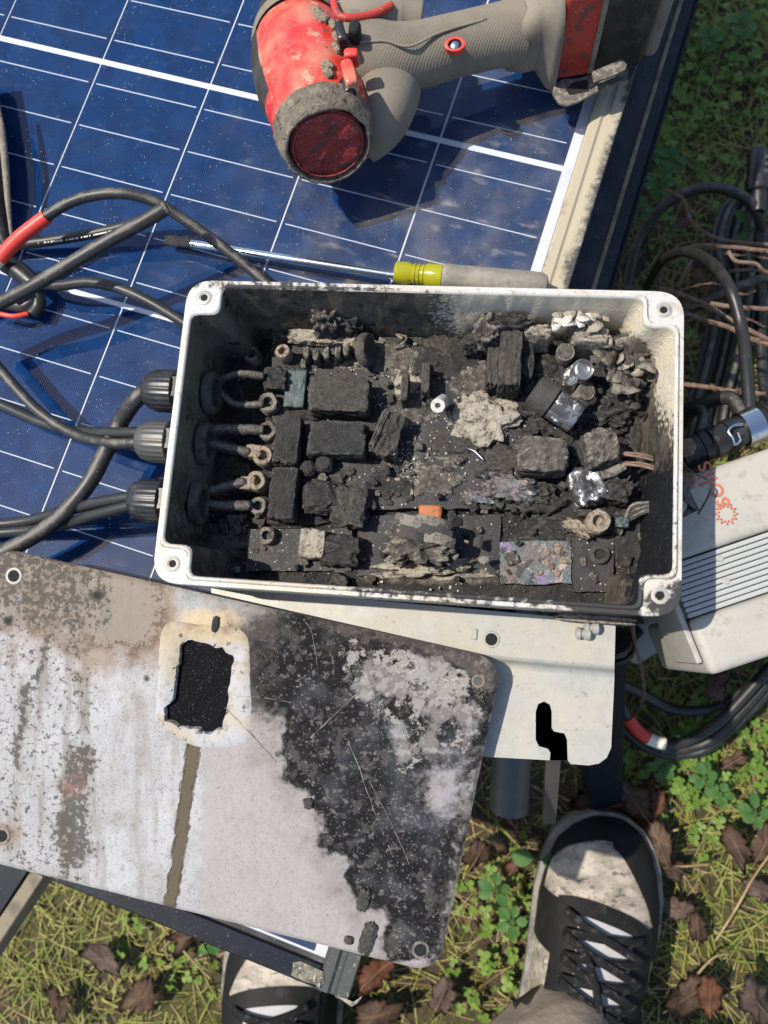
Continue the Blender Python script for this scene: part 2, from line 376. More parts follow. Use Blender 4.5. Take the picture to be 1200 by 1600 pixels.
M['cap_metal'] = mat('scorched_can', (.34, .35, .35), .3, .85, layers=[
    dict(s=110, lo=.46, hi=.56, c=(.045, .045, .05), m=.2, r=.6), dict(s=160, lo=.58, hi=.64, c=(.70, .68, .62), m=0, r=.8), dict(s=900, lo=.6, hi=.68, c=(.1, .09, .08), a=.7)], bump=[('noise', 500, .4, .0006)])
M['stud'] = mat('rusty_stud', (.27, .215, .16), .75, .15, layers=[dict(s=500, lo=.45, hi=.65, c=(.09, .07, .055), a=.9), dict(s=1200, lo=.58, hi=.68, c=(.52, .46, .36), a=.7)], bump=[('noise', 900, .8, .0008)])
M['dark_hole'] = mat('dark_hole', (.006, .006, .006), .9)
M['orange_tab'] = mat('orange_tab', (.36, .11, .03), .6, 0, layers=[dict(s=400, lo=.5, hi=.7, c=(.12, .05, .03), a=.8)])
STR = (1, .10, 1, .23)
M['lid'] = mat('burnt_lid_paint', (.33, .325, .32), .65, 0, layers=[
    dict(s=14, lo=.35, hi=.7, c=(.41, .41, .415), a=.9), dict(s=130, st=STR, lo=.45, hi=.7, c=(.215, .195, .17), a=.55), dict(s=70, lo=.45, hi=.72, c=(.23, .205, .18), a=.5), dict(s=260, lo=.55, hi=.7, c=(.19, .17, .15), a=.5), dict(s=900, lo=.54, hi=.66, c=(.15, .135, .12), a=.6),
    dict(k='attr', attr='pink', s=120, amp=.5, lo=.3, hi=.7, c=(.29, .262, .245), a=.75),
    dict(k='attr', attr='pink', s=500, amp=1.6, lo=.95, hi=1.35, c=(.15, .125, .115), a=.5),
    dict(k='attr', attr='tan', s=40, amp=1.0, lo=.20, hi=.9, c=(.23, .155, .10), a=.9),
    dict(k='attr', attr='tan', s=110, amp=1.5, lo=.45, hi=.95, c=(.105, .070, .050), a=.85),
    dict(k='attr', attr='tan', s=420, amp=1.9, lo=.70, hi=.95, c=(.27, .235, .19), a=.7),
    dict(k='attr', attr='cream', s=110, amp=1.0, lo=.35, hi=.8, c=(.46, .37, .23), a=.95),
    dict(k='attr', attr='grime', s=130, st=STR, amp=1.5, lo=.45, hi=.9, c=(.17, .15, .125), a=.75),
    dict(k='attr', attr='grime', s=330, amp=1.9, lo=.58, hi=.74, c=(.065, .057, .048), a=.85),
    dict(k='attr', attr='spot', s=200, amp=.6, lo=.25, hi=.85, c=(.022, .019, .017), a=.95),
    dict(k='attr', attr='red', s=260, amp=1.2, lo=.5, hi=.8, c=(.32, .16, .14), a=.6),
    dict(k='attr', attr='drip', s=300, amp=.8, lo=.30, hi=.6, c=(.10, .08, .052), r=.8),
    dict(k='attr', attr='dripe', s=500, amp=1.0, lo=.4, hi=.7, c=(.05, .038, .027), a=.8),
    dict(k='attr', attr='haze', s=60, amp=1.0, lo=.15, hi=1.0, c=(.115, .092, .080), a=.9),
    dict(k='attr', attr='haze', s=300, amp=1.6, lo=.55, hi=.95, c=(.04, .036, .035), a=.8),
    dict(k='attr', attr='soot', s=200, amp=1.0, lo=.30, hi=.62, c=(.022, .020, .020), r=.8),
    dict(k='attr', attr='soot', s=420, amp=1.1, lo=.55, hi=.72, c=(.008, .008, .009), r=.75),
    dict(k='attr', attr='bluegrey', s=40, amp=1.3, lo=.25, hi=1.0, c=(.058, .060, .068), a=.7),
    dict(k='attr', attr='bluegrey', s=150, st=STR, amp=2.0, lo=.75, hi=1.2, c=(.085, .08, .078), a=.6),
    dict(k='attr', attr='bluegrey', s=300, amp=2.0, lo=.80, hi=1.2, c=(.11, .105, .10), a=.6),
    dict(k='attr', attr='bluegrey', s=900, amp=2.4, lo=.90, hi=1.15, c=(.22, .21, .20), a=.7),
    dict(s=120, lo=.54, hi=.62, c=(.060, .055, .052), a=.85, and_='soot'), dict(s=260, lo=.58, hi=.64, c=(.13, .12, .11), a=.8, and_='soot'), dict(s=700, lo=.60, hi=.66, c=(.20, .185, .17), a=.8, and_='soot'),
    dict(k='attr', attr='flake', s=70, amp=1.5, lo=.40, hi=.56, c=(.155, .142, .135), r=.75),
    dict(k='attr', attr='flake', s=210, amp=1.6, lo=.48, hi=.56, c=(.235, .218, .205), r=.75),
    dict(k='attr', attr='flake', s=520, amp=1.9, lo=.70, hi=.80, c=(.32, .30, .28), r=.75),
    dict(k='attr', attr='flake', s=300, amp=-1.9, lo=.78, hi=.88, c=(.012, .012, .013), a=.9),
    dict(k='attr', attr='white', s=170, amp=1.5, lo=.25, hi=.9, c=(.25, .245, .255), r=.7),
    dict(s=1500, lo=.62, hi=.68, c=(.06, .053, .047), a=.65)], bump=[('noise', 350, .4, .0009), ('noise', 1600, .35, .0004)], spec=.12)
M['window_paint'] = mat('chipped_window_paint', (.36, .36, .36), .55, 0, spec=.2, layers=[dict(k='attr', attr='fade', s=90, amp=.9, lo=.3, hi=.8, c=(.40, .31, .19)), dict(k='attr', attr='fade', s=160, amp=1.2, lo=.75, hi=1.1, c=(.17, .11, .065), a=.8), dict(s=700, lo=.55, hi=.68, c=(.22, .2, .18), a=.6), 
    dict(s=50, lo=.42, hi=.62, c=(.36, .30, .21), a=.85), dict(s=200, lo=.55, hi=.62, c=(.25, .22, .19), a=.7), dict(s=220, lo=.60, hi=.66, c=(.06, .055, .05), a=.9), dict(s=800, lo=.62, hi=.7, c=(.28, .25, .22), a=.6)], bump=[('noise', 500, .25, .0006)])
M['melted'] = mat('melted_black_plastic', (.004, .004, .005), .4, 0, spec=.06, layers=[dict(s=900, lo=.6, hi=.68, c=(.10, .10, .10), a=.6)], bump=[('noise', 300, .7, .0014), ('noise', 1400, .6, .0008)])
# driver
MUD = (.28, .235, .175)
M['red_body'] = mat('muddy_red_plastic', (.56, .028, .022), .22, 0, layers=[
    dict(s=40, lo=.40, hi=.70, c=(.52, .19, .12), a=.85, r=.34), dict(s=90, lo=.56, hi=.66, c=(.42, .29, .20), a=.85, r=.8),
    dict(s=150, lo=.60, hi=.68, c=(.07, .05, .04), a=.8, r=.8), dict(s=900, lo=.60, hi=.7, c=(.45, .33, .25), a=.6)], bump=[('noise', 500, .12, .0006)])
M['mud'] = mat('dried_mud', MUD, .95, 0, layers=[dict(s=120, lo=.42, hi=.65, c=(.20, .165, .125), a=.9), dict(s=700, lo=.57, hi=.68, c=(.11, .09, .07), a=.8)], bump=[('noise', 500, 1, .002), ('crack', 160, .3, .001)])
M['mud_dark'] = mat('dark_caked_mud', (.15, .125, .095), .95, 0, layers=[dict(s=80, lo=.45, hi=.62, c=(.27, .23, .17), a=.9), dict(s=260, lo=.55, hi=.66, c=(.03, .026, .022), a=.9), dict(s=900, lo=.57, hi=.68, c=(.34, .29, .22), a=.7)], bump=[('noise', 300, 1, .003), ('noise', 900, .8, .0012)])
M['grip'] = mat('dusty_grip_rubber', (.215, .185, .14), .9, 0, layers=[dict(s=45, lo=.4, hi=.7, c=(.16, .137, .105), a=.8), dict(s=900, lo=.6, hi=.7, c=(.09, .08, .065), a=.6)],
    bump=[('noise', 500, .3, .0006)])
M['grip_text'] = mat('knurled_grip_rubber', (.20, .172, .128), .9, 0, layers=[dict(s=45, lo=.4, hi=.7, c=(.15, .128, .097), a=.8)],
    bump=[('wave', 230, .22, .0006, (1, 1, 1, .55)), ('wave', 230, .22, .0006, (1, 1, 1, -.75)), ('noise', 500, .3, .0005)])
M['cap_red'] = mat('scuffed_red_cap', (.25, .022, .020), .5, 0, layers=[dict(s=130, lo=.5, hi=.62, c=(.08, .03, .026), a=.9), dict(s=420, lo=.6, hi=.68, c=(.42, .16, .14), a=.8)], bump=[('noise', 260, .9, .002)])
M['batt_red'] = mat('scuffed_red_battery', (.42, .035, .022), .5, 0, layers=[dict(s=110, lo=.5, hi=.62, c=(.10, .05, .04), a=.8), dict(s=600, lo=.6, hi=.68, c=(.38, .24, .16), a=.7)], bump=[('noise', 400, .4, .001)])
M['batt_black'] = mat('dusty_black_battery', (.022, .019, .016), .5, 0, layers=[dict(s=70, lo=.45, hi=.7, c=(.075, .062, .048), a=.8), dict(s=800, lo=.6, hi=.7, c=(.2, .17, .13), a=.5)], bump=[('noise', 400, .25, .0006)])
M['clip_steel'] = mat('dusty_clip_steel', (.16, .15, .13), .5, .6, layers=[dict(s=300, lo=.45, hi=.65, c=(.27, .235, .18), a=.8, m=0, r=.9)], bump=[('noise', 500, .3, .0005)])
M['yellow_clear'] = mat('yellow_acetate', (.55, .53, .015), .15, 0, layers=[dict(s=200, lo=.5, hi=.7, c=(.40, .36, .02), a=.6)], coat=.3, sub=.45)
M['screw_grip'] = mat('grey_screwdriver_grip', (.20, .185, .155), .7, 0, layers=[dict(s=90, lo=.45, hi=.65, c=(.29, .265, .21), a=.8), dict(s=600, lo=.58, hi=.68, c=(.09, .08, .07), a=.7)], bump=[('noise', 400, .4, .0008)])
# ground
M['soil'] = mat('mossy_soil', (.075, .052, .030), .95, 0, layers=[
    dict(s=9, lo=.4, hi=.62, c=(.10, .10, .024), a=.9), dict(s=60, lo=.5, hi=.65, c=(.12, .08, .045), a=.8), dict(s=200, lo=.55, hi=.7, c=(.17, .13, .075), a=.7)], bump=[('noise', 90, 1, .02), ('noise', 400, .8, .005)])
def leafm(name, a, b, r=.6): return mat(name, a, r, 0, layers=[dict(s=45, lo=.4, hi=.62, c=b, a=.9)], spec=.2)
M['clover'] = leafm('clover_leaf', (.085, .155, .024), (.14, .20, .04), .5)
M['grass'] = leafm('grass_blade', (.15, .185, .036), (.27, .245, .08))
M['straw'] = leafm('dry_straw', (.36, .27, .14), (.22, .15, .075))
M['moss'] = leafm('moss', (.21, .185, .028), (.12, .12, .022), .9)
M['weed'] = leafm('broad_weed_leaf', (.040, .100, .024), (.065, .13, .035), .5)
LEAFC = [((.13, .075, .045), (.08, .045, .03)), ((.19, .115, .07), (.13, .08, .05)), ((.22, .085, .04), (.14, .06, .03)), ((.14, .095, .075), (.19, .13, .10))]
for i, (a, b) in enumerate(LEAFC):
    M['leaf%d' % i] = mat('dry_leaf_%d' % i, a, .6, 0, layers=[dict(s=60, lo=.4, hi=.6, c=b, a=.9), dict(s=400, lo=.6, hi=.7, c=(.06, .035, .02), a=.7)], bump=[('noise', 120, .5, .003)])
# shoes
M['sole'] = mat('worn_sole', (.20, .185, .16), .8, 0, layers=[dict(s=60, lo=.42, hi=.62, c=(.09, .085, .075), a=.9), dict(s=400, lo=.58, hi=.68, c=(.30, .26, .2), a=.7)], bump=[('noise', 300, .4, .001)])
M['shoe_white'] = mat('scuffed_white_leather', (.40, .35, .285), .6, 0, layers=[
    dict(s=38, st=(1, 2.2, 1), lo=.44, hi=.60, c=(.22, .19, .15), a=.85), dict(s=90, st=(1, 2, 1), lo=.57, hi=.64, c=(.06, .055, .05), a=.8), dict(s=28, lo=.55, hi=.7, c=(.42, .31, .25), a=.8), dict(s=420, lo=.60, hi=.66, c=(.05, .045, .04), a=.8)], bump=[('noise', 200, .3, .001)])
M['shoe_black'] = mat('dusty_black_leather', (.012, .012, .012), .55, 0, layers=[dict(s=60, lo=.55, hi=.8, c=(.06, .055, .048), a=.6)], bump=[('noise', 260, .3, .0008)], spec=.12)
M['lace'] = mat('black_lace', (.010, .010, .011), .8, 0, layers=[dict(s=200, lo=.5, hi=.7, c=(.07, .065, .06), a=.7)], bump=[('noise', 1500, .5, .0005)], spec=.15)
M['tongue'] = mat('white_tongue_fabric', (.40, .40, .41), .8, 0, layers=[dict(s=150, lo=.52, hi=.66, c=(.36, .34, .32), a=.8)])
M['trousers'] = mat('brown_work_trousers', (.20, .16, .125), .9, 0, layers=[dict(s=25, lo=.4, hi=.7, c=(.25, .205, .165), a=.8)], bump=[('noise', 1500, .3, .0004), ('noise', 30, .4, .01)])
M['logo_red'] = mat('faded_red_print', (.45, .12, .07), .6, 0, layers=[dict(s=400, lo=.52, hi=.64, c=(.45, .25, .18), a=.5)])
M['pipe'] = mat('dull_pipe', (.10, .097, .09), .45, .4, layers=[dict(s=50, st=(1, 1, .1), lo=.4, hi=.65, c=(.08, .077, .07), a=.9)])
M['wood_edge'] = mat('dusty_rail_edge', (.20, .165, .11), .8, 0, layers=[dict(s=80, lo=.45, hi=.65, c=(.1, .08, .06), a=.8)])

def putl(name, bm, m, parent, smooth=True, attrs=None, loc=None):
    """like put(), but bm is already in the parent's own axes"""
    o = put(name, bm, m, None, smooth, (0, 0, 0), attrs); o.parent = parent
    if loc is not None: o.location = loc
    return o

# ================================================================== GROUND
def gh(x, y): return .012 * NZ.fractal(V(x * 3, y * 3, .3), 1, 2, 3) + .006 * NZ.fractal(V(x * 14, y * 14, 1.3), 1, 2, 3)
bm = BM(); n = 150; x0, x1, y0, y1 = -1.2, 1.8, -1.4, 1.6
vs = [[bm.verts.new((x0 + (x1 - x0) * i / n, y0 + (y1 - y0) * j / n, 0)) for j in range(n + 1)] for i in range(n + 1)]
for i in range(n + 1):
    for j in range(n + 1):
        v = vs[i][j]; e = min(i, j, n - i, n - j) / 8; v.co.z = (gh(v.co.x, v.co.y) - .012) * min(1, e)
for i in range(n):
    for j in range(n): bm.faces.new((vs[i][j], vs[i + 1][j], vs[i + 1][j + 1], vs[i][j + 1]))
big = [bm.verts.new(q) for q in ((-60, -60, 0), (60, -60, 0), (60, 60, 0), (-60, 60, 0))]
for (ax, i0) in ((0, 0), (1, 0), (2, 0), (3, 0)):
    edge = [vs[i][0] for i in range(n + 1)] if ax == 0 else [vs[n][j] for j in range(n + 1)] if ax == 1 else [vs[i][n] for i in range(n, -1, -1)] if ax == 2 else [vs[0][j] for j in range(n, -1, -1)]
    a, b = big[ax], big[(ax + 1) % 4]
    bm.faces.new([a, b] + edge[::-1])
tag(put('ground', bm, M['soil'], None, 'full', (0, 0, 0)), kind='structure')

# ================================================================== PANELS
PA = math.radians(-18.2)
PC = U(883, 253)                                   # corner: last column's right edge on the wide gap
CW, CH = .0800, .1585                              # half cell pitch
RIGHT = .0245; BOT = -2 * CH - .162 - .012        # outer edges of the frame measured from PC
def panel(name, label, top, du, dv, visible=True, end=.334):
    """local x across the columns, y up the rows, origin at the wide gap's right end"""
    loc = PC.copy(); loc.z = top
    t = thing(name, label, 'solar panel', loc, 'stacked solar panels'); t.rotation_euler = (0, 0, PA)
    xl, xr, yb, yt = -.66 + du, RIGHT + du, BOT + dv, end
    T = .035; lip = .0135
    def rail(nm, x0, x1, y0, y1, m, attrs=False, prof=None):
        bm = BM()
        # the top lip is ridged: outer flange, groove, inner lip
        if prof == 'right':
            xs = [(x0, .0008), (x0 + .0015, .0022), (x0 + .0062, .0022), (x0 + .0078, .0008), (x0 + .0098, .0008), (x0 + .0112, .0026), (x1 - .0006, .0026), (x1, .002), (x1, -T), (x1 - .02, -T), (x1 - .02, -T + .002)]
            k = 90; rows = [[bm.verts.new((a, y0 + (y1 - y0) * j / k, b)) for a, b in xs] for j in range(k + 1)]
            for r0, r1 in zip(rows, rows[1:]):
                for i in range(len(xs) - 1): bm.faces.new((r0[i], r0[i + 1], r1[i + 1], r1[i]))
            bm.faces.new(rows[0]); 
            dust = [max(0, min(1, .62 + .5 * (1 - abs((v.co.x - x0 - .006) / .008)) + .3 * fbm(v.co, 30))) * (1 if v.co.z > 0 else .1) * (1 if -.3 < v.co.y < .06 else .15) for v in bm.verts]
            return putl(nm, bm, m, t, True, {'dust': dust})
        a_box(bm, ((x0 + x1) / 2, (y0 + y1) / 2, (.002 - T) / 2), (x1 - x0, y1 - y0, T + .002), bev=.0008)
        return putl(nm, bm, m, t)
    if not visible:
        bm = BM(); a_box(bm, (xr - .0015, (yb + yt) / 2, .003), (.003, yt - yb, .002), bev=.0006); putl('worn_edge', bm, M['wood_edge'] if du < .025 else M['frame_black'], t)  # second panel's pale strip: sunlight on the raised worn edge, as colour
    rail('side_rail', xr - .018, xr, yb, yt, M['frame_dusty'] if visible else M['frame_worn'], prof='right' if visible else None)
    rail('end_rail', xl, xr - .018 if visible else xr - .0181, yb, yb + .012, M['frame_black'])
    rail('end_rail', xl, xr - .0181, yt - .012, yt, M['frame_black'])
    bm = BM(); a_box(bm, ((xl + xr - .018) / 2, (yb + yt) / 2, -.006), (xr - .019 - xl, yt - yb - .024, .001)); putl('backsheet', bm, M['backsheet'], t, False)
    if not visible:
        bm = BM(); a_box(bm, ((xl + xr - .018) / 2, (yb + yt) / 2, -.003), (xr - .020 - xl, yt - yb - .026, .002)); putl('dark_laminate', bm, M['cell'], t, False)
        return t
    # cells: one shared mesh, five ribbons as a sub-part
    def cellmesh():
        bm = BM(); w, h, c = CW - .0014, CH - .0018, .004
        poly = [(-w / 2, -h / 2), (w / 2, -h / 2), (w / 2, h / 2), (-w / 2, h / 2)]
        return a_prism(bm, poly, .0003, 0)
    def ribmesh():
        bm = BM(); w = CW - .006
        for k in range(5): a_box(bm, (0, -CH / 2 + CH * (k + .5) / 5, .00045), (w, .00065, .0003))
        return bm
    gaps = {1: .0016, 0: 0, -1: -.0012, -2: -.0030}
    c0 = r0 = None
    for row in range(-3, 2):
        for col in range(-8, 0):
            yy = row * CH + CH / 2 + gaps.get(row, 0) - (.0013 if row < 0 else 0)
            if row == -3: yy -= .001
            lc = (col * CW + CW / 2, yy, -.0052)
            if c0 is None:
                c0 = putl('solar_cell', cellmesh(), M['cell'], t, False, None, lc); r0 = putl('ribbon', ribmesh(), M['ribbon'], c0, False)
            else:
                c = c0.copy(); COL.objects.link(c); c.location = lc; r = r0.copy(); COL.objects.link(r); r.parent = c
    # glass
    bm = BM(); k, l = 60, 60; xa, xb, ya, yb2 = xl + .002, xr - .0165, yb + .011, yt - .011
    g = [[bm.verts.new((xa + (xb - xa) * i / k, ya + (yb2 - ya) * j / l, 0)) for j in range(l + 1)] for i in range(k + 1)]
    for i in range(k):
        for j in range(l): bm.faces.new((g[i][j], g[i + 1][j], g[i + 1][j + 1], g[i][j + 1]))
    dust = [.10 + 1.5 * ss(-.26, -.01, v.co.x) * ss(.2, -.12, v.co.y) for v in bm.verts]
    putl('glass', bm, M['glass'], t, 'full', {'dust': dust})
    return t
panel('solar_panel', 'blue solar panel with dusty frame lying on top of the stack', P, 0, 0)
pn = [o for o in COL.objects if o.get('label', '').startswith('blue solar panel')][0]
def frame_bit(name, poly, h, m):
    bm = BM(); a_prism(bm, [tuple(U(x, y, h)[:2]) for x, y in poly], P + h, P + h - .0004); o = put(name, bm, M[m], None, False); 
    w = o.matrix_basis.copy(); o.parent = pn; o.matrix_parent_inverse = pn.matrix_basis.inverted()
    return o
frame_bit('peeled_label', [(458, 1504), (470, 1502), (505, 1518), (507, 1534), (500, 1545), (492, 1538), (476, 1534), (455, 1524)], .0027, 'label_paper')
for k_, q_ in enumerate(([(528, 1558), (540, 1560), (552, 1566), (566, 1556), (560, 1567), (549, 1573)], [(496, 1537), (501, 1536), (499, 1545)])): frame_bit('torn_foil', q_, .0031 + .0006 * k_, 'ash')
panel('solar_panel', 'black framed solar panel second in the stack, jutting out to the right', P - .037, .0165, .018, False, .5)
panel('solar_panel', 'black framed solar panel lowest in the stack, its corner in the grass', P - .074, .029, .04, False, .3)
# supports under the stack
def rail_between(name, a, b, w, h, m, label, cat, group=None):
    bm = BM(); a = V(*a); b = V(*b); F = frame_of(b - a); L = (b - a).length
    a_box(bm, (a + b) / 2, (w, h, L), R=F, bev=.001); o = put(name, bm, m); tag(o, label, cat, group); return o
zr = P - .074 - .035
rail_between('support_rail', at(938, 1000, zr - .05) , at(940, 1238, .012), .030, .03, M['frame_black'], 'black metal rail sloping to the ground behind the shoe', 'rail')
bm = BM(); a_tube(bm, [at(830, 700, .235), at(795, 1262, .13)], .016, 20, 1); tag(put('pipe', bm, M['pipe']), 'dull grey metal pipe below the bracket', 'pipe')
bm = BM(); a, b = at(868, 1128, .352), at(858, 1284, .25); a_box(bm, (a + b) / 2, (.0085, .003, (b - a).length), R=frame_of(b - a, (1, 0, 0)).copy() @ Matrix.Rotation(math.pi / 2, 3, 'Z'))
tag(put('flat_bar', bm, M['pipe']), 'thin grey flat bar hanging out of the bracket notch', 'bar')
rail_between('support_rail', at(-90, 1500, .26), at(60, 1270, .26), .05, .05, M['frame_black'], 'black rail at the lower left under the panel edge', 'rail')
rail_between('edge_strip', at(-60, 1555, .275), at(80, 1345, .275), .010, .02, M['wood_edge'], 'tan dusty strip along the black rail at lower left', 'strip')

# ================================================================== THE BURNT BOX
HR = .072                                           # rim above the glass
_cs = [U(*p, HR) for p in ((290, 440), (1069, 452), (1066, 972), (240, 905))]
BC = sum(_cs, V(0, 0, 0)) / 4
BA = math.radians(-4.2); BX = V(math.cos(BA), math.sin(BA), 0); BY = V(-math.sin(BA), math.cos(BA), 0)
BW = ((_cs[1] - _cs[0]).length + (_cs[2] - _cs[3]).length) / 4
BH = ((_cs[0] - _cs[3]).length + (_cs[1] - _cs[2]).length) / 4
def bl(u, v, h): return V(BC.x, BC.y, P + h) + BX * u + BY * v
def radial(poly, n=360):
    out = []; P2 = [V(*p) for p in poly]; m = len(P2)
    for i in range(n):
        t = 2 * math.pi * (i + .37) / n; d = V(math.cos(t), math.sin(t)); best = 0
        for j in range(m):
            a, b = P2[j], P2[(j + 1) % m]; e = b - a; den = d.x * e.y - d.y * e.x
            if abs(den) < 1e-12: continue
            s = (a.x * e.y - a.y * e.x) / den; q = (a.x * d.y - a.y * d.x) / den
            if s > 0 and -1e-6 <= q <= 1 + 1e-6: best = max(best, s)
        out.append((d.x * best, d.y * best))
    return out
def rrect(w, h, r): return fillet([(-w, -h), (w, -h), (w, h), (-w, h)], r, 8)
def notched(w, h, k, r1=.004, r2=.005):
    pts = []; rs = []
    for sx, sy, order in ((-1, -1, 0), (1, -1, 1), (1, 1, 0), (-1, 1, 1)):
        tri = [(sx * w, sy * (h - k)), (sx * (w - k), sy * (h - k)), (sx * (w - k), sy * h)]
        if order: tri.reverse()
        pts += tri; rs += [r1, r2, r1]
    return fillet(pts, rs, 6)
NR = 420
O = radial(rrect(BW, BH, .0135), NR)
RO = radial(notched(BW - .0022, BH - .0022, .0150), NR)
RI = radial(notched(BW - .0044, BH - .0044, .0150), NR)
FL = radial(notched(BW - .0078, BH - .0078, .0165), NR)
def ring_mesh(bm, loops):
    R = [[bm.verts.new(bl(p[0], p[1], h)) for p in lp] for lp, h in loops]
    for a, b in zip(R, R[1:]):
        for i in range(len(a)): bm.faces.new((a[i], a[(i + 1) % NR], b[(i + 1) % NR], b[i]))
    return R
HB = .012                                           # bottom of the box above the glass
box = thing('junction_box', 'burnt out cream metal junction box lying open on the solar panel', 'junction box', bl(0, 0, HB))
def soot_rim(p):
    x, y = pix(p); s = -.1
    s += .75 * ss(860, 1010, x) * ss(800, 900, y) * ss(1050, 1000, x) * (1 - ss(985, 1003, x) * ss(890, 908, y)) + .42 * ss(890, 930, y) * ss(300, 600, x) + .25 * ss(1010, 1060, x) * ss(600, 800, y)
    s += .42 * ss(470, 448, y) * ss(900, 500, x) + .2; return s
bm = BM(); inset = [(p[0] * .985, p[1] * .975) for p in O]
ring_mesh(bm, [(inset, HB), ([(p[0] * .993, p[1] * .99) for p in O], HR - .014), ([(p[0] * .993, p[1] * .99) for p in O], HR - .006), (O, HR - .0055), (O, HR - .0006), ([(p[0] * .998, p[1] * .997) for p in O], HR), (RO, HR)])
# the bottom plate
bv = [v for v in bm.verts if abs(v.co.z - P - HB) < 1e-6]; bm.faces.new(bv)
sd = [soot_rim(v.co) for v in bm.verts]
put('outer_wall', bm, M['box_paint'], box, True, attrs={'soot': sd})
bm = BM(); ring_mesh(bm, [(RO, HR - .001), ([(a[0] * .75 + b[0] * .25, a[1] * .75 + b[1] * .25) for a, b in zip(RO, RI)], HR + .0014), ([(a[0] * .25 + b[0] * .75, a[1] * .25 + b[1] * .75) for a, b in zip(RO, RI)], HR + .0014), (RI, HR)])
sd = [soot_rim(v.co) + .12 for v in bm.verts]
put('sealing_ridge', bm, M['box_paint'], box, 'full', attrs={'soot': sd})
bm = BM(); lp = []
for k in range(11):
    t = k / 10; lp.append(([(a[0] * (1 - t) + b[0] * t, a[1] * (1 - t) + b[1] * t) for a, b in zip(RI, FL)], HR - (HR - .014) * t))
ring_mesh(bm, lp)
bm.normal_update()
for v in bm.verts:
    d = .0009 * fbm(v.co, 130) if v.co.z < P + HR - .003 else 0
    v.co += v.normal * d
def ash_sunw(p):  # wall ash, widened so its pale colour also stands for sunlight
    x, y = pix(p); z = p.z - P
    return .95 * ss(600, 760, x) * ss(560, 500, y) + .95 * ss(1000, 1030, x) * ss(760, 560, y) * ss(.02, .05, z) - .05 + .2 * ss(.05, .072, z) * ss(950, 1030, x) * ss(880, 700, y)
def sootw(p):
    x, y = pix(p)
    return .85 * ss(900, 1010, x) * ss(640, 760, y) + .25 * ss(400, 340, x) * ss(.05, .02, p.z - P) - .1
put('inner_wall', bm, M['inner_wall'], box, 'full', attrs={'ash': [ash_sunw(v.co) for v in bm.verts], 'soot': [sootw(v.co) for v in bm.verts]})
# floor of soot and ash
bm = BM(); nu, nv = 130, 84; fw, fh = BW - .007, BH - .007
g = [[bm.verts.new(bl(-fw + 2 * fw * i / nu, -fh + 2 * fh * j / nv, .0155)) for j in range(nv + 1)] for i in range(nu + 1)]
def hump(x, y, cx, cy, rx, ry): return math.exp(-((x - cx) / rx) ** 2 - ((y - cy) / ry) ** 2)
def floor_h(x, y):
    return .004 * hump(x, y, 985, 560, 60, 80) + .012 * hump(x, y, 1000, 540, 40, 60) + .004 * hump(x, y, 670, 900, 130, 14) + .003 * hump(x, y, 900, 800, 80, 60)
for col in g:
    for v in col:
        x, y = pix(v.co); v.co.z += max(-.001, .0022 * fbm(v.co, 60, 5) + .0012 * fbm(v.co, 300, 3) + floor_h(x, y))
for i in range(nu):
    for j in range(nv): bm.faces.new((g[i][j], g[i + 1][j], g[i + 1][j + 1], g[i][j + 1]))
def floor_ash(p):
    x, y = pix(p); return .1 + .8 * hump(x, y, 985, 530, 70, 70) + .9 * hump(x, y, 680, 905, 150, 16) + .35 * hump(x, y, 330, 850, 60, 60) + .5 * hump(x, y, 520, 520, 90, 20) - .5 * hump(x, y, 940, 740, 110, 130)
put('soot_floor', bm, M['soot_floor'], box, 'full', attrs={'ash': [floor_ash(v.co) - .25 for v in bm.verts], 'soot': [.35 + .5 * hump(*pix(v.co), 930, 800, 130, 130) for v in bm.verts]})
# screw bosses
for sx, sy in ((-1, 1), (1, 1), (1, -1), (-1, -1)):
    c = bl(sx * (BW - .0098), sy * (BH - .0098), HR)
    bm = BM(); a_lathe(bm, c, (0, 0, 1), [(-.002, .0040), (.0002, .0040), (.0004, .0037), (.0004, .0024), (-.0012, .0018)], 24, cap=False)
    b = put('screw_boss', bm, M['zinc'], box)
    bm = BM(); a_lathe(bm, c, (0, 0, 1), [(-.006, .0019), (.0001, .0019)], 16); put('screw_hole', bm, M['dark_hole'], b)
# cable glands on the left wall, with burnt lock nuts inside
wall_h = .036
for px, py, hh in ((256, 602, .043), (243, 683, .043), (232, 777, .043)):
    c = U(px, py, hh + .010); v = (c - bl(0, 0, 0)).dot(BY); o = bl(-BW * .985, v, hh)
    bm = BM(); a_lathe(bm, o, -BX, [(-.002, .0092), (.0075, .0092), (.0076, .0108), (.0125, .0108)], 6, cap=True)
    gl = put('cable_gland', bm, M['plastic_black'], box, False)
    bm = BM(); a_lathe(bm, o - BX * .0122, -BX, [(0, .0108), (.0005, .0117), (.0110, .0115), (.0160, .0096), (.0180, .0078), (.0170, .0050)], 120, fn=lambda d, t: 1 + .014 * (1 if math.sin(t * 24) > 0 else -1) * (d < .012))
    put('dome_nut', bm, M['pipe'] if py == 683 else M['plastic_black'], gl)  # middle nut grey: sunlight on it put into the colour
    bm = BM(); i0 = bl(-BW + .0082, v, hh)
    a_lathe(bm, i0, BX, [(-.001, .0118), (.0026, .0116), (.0034, .0108), (.0036, .0078), (.001, .0066)], 28, fn=lambda d, t: 1 + .05 * fbm((d * 300, math.cos(t) * 2, math.sin(t) * 2 + px), 1))
    put('lock_nut', bm, M['char_brown'], gl)
# pale peeled crescent of the top lock nut
bm = BM(); a_tube(bm, [U(313, 573, .040), U(308, 590, .044), U(308, 610, .044), U(313, 628, .038), U(321, 634, .036)], [.0003, .0006, .0007, .0011, .0014], 6, 5); put('peeled_crescent', bm, M['ash'], box)

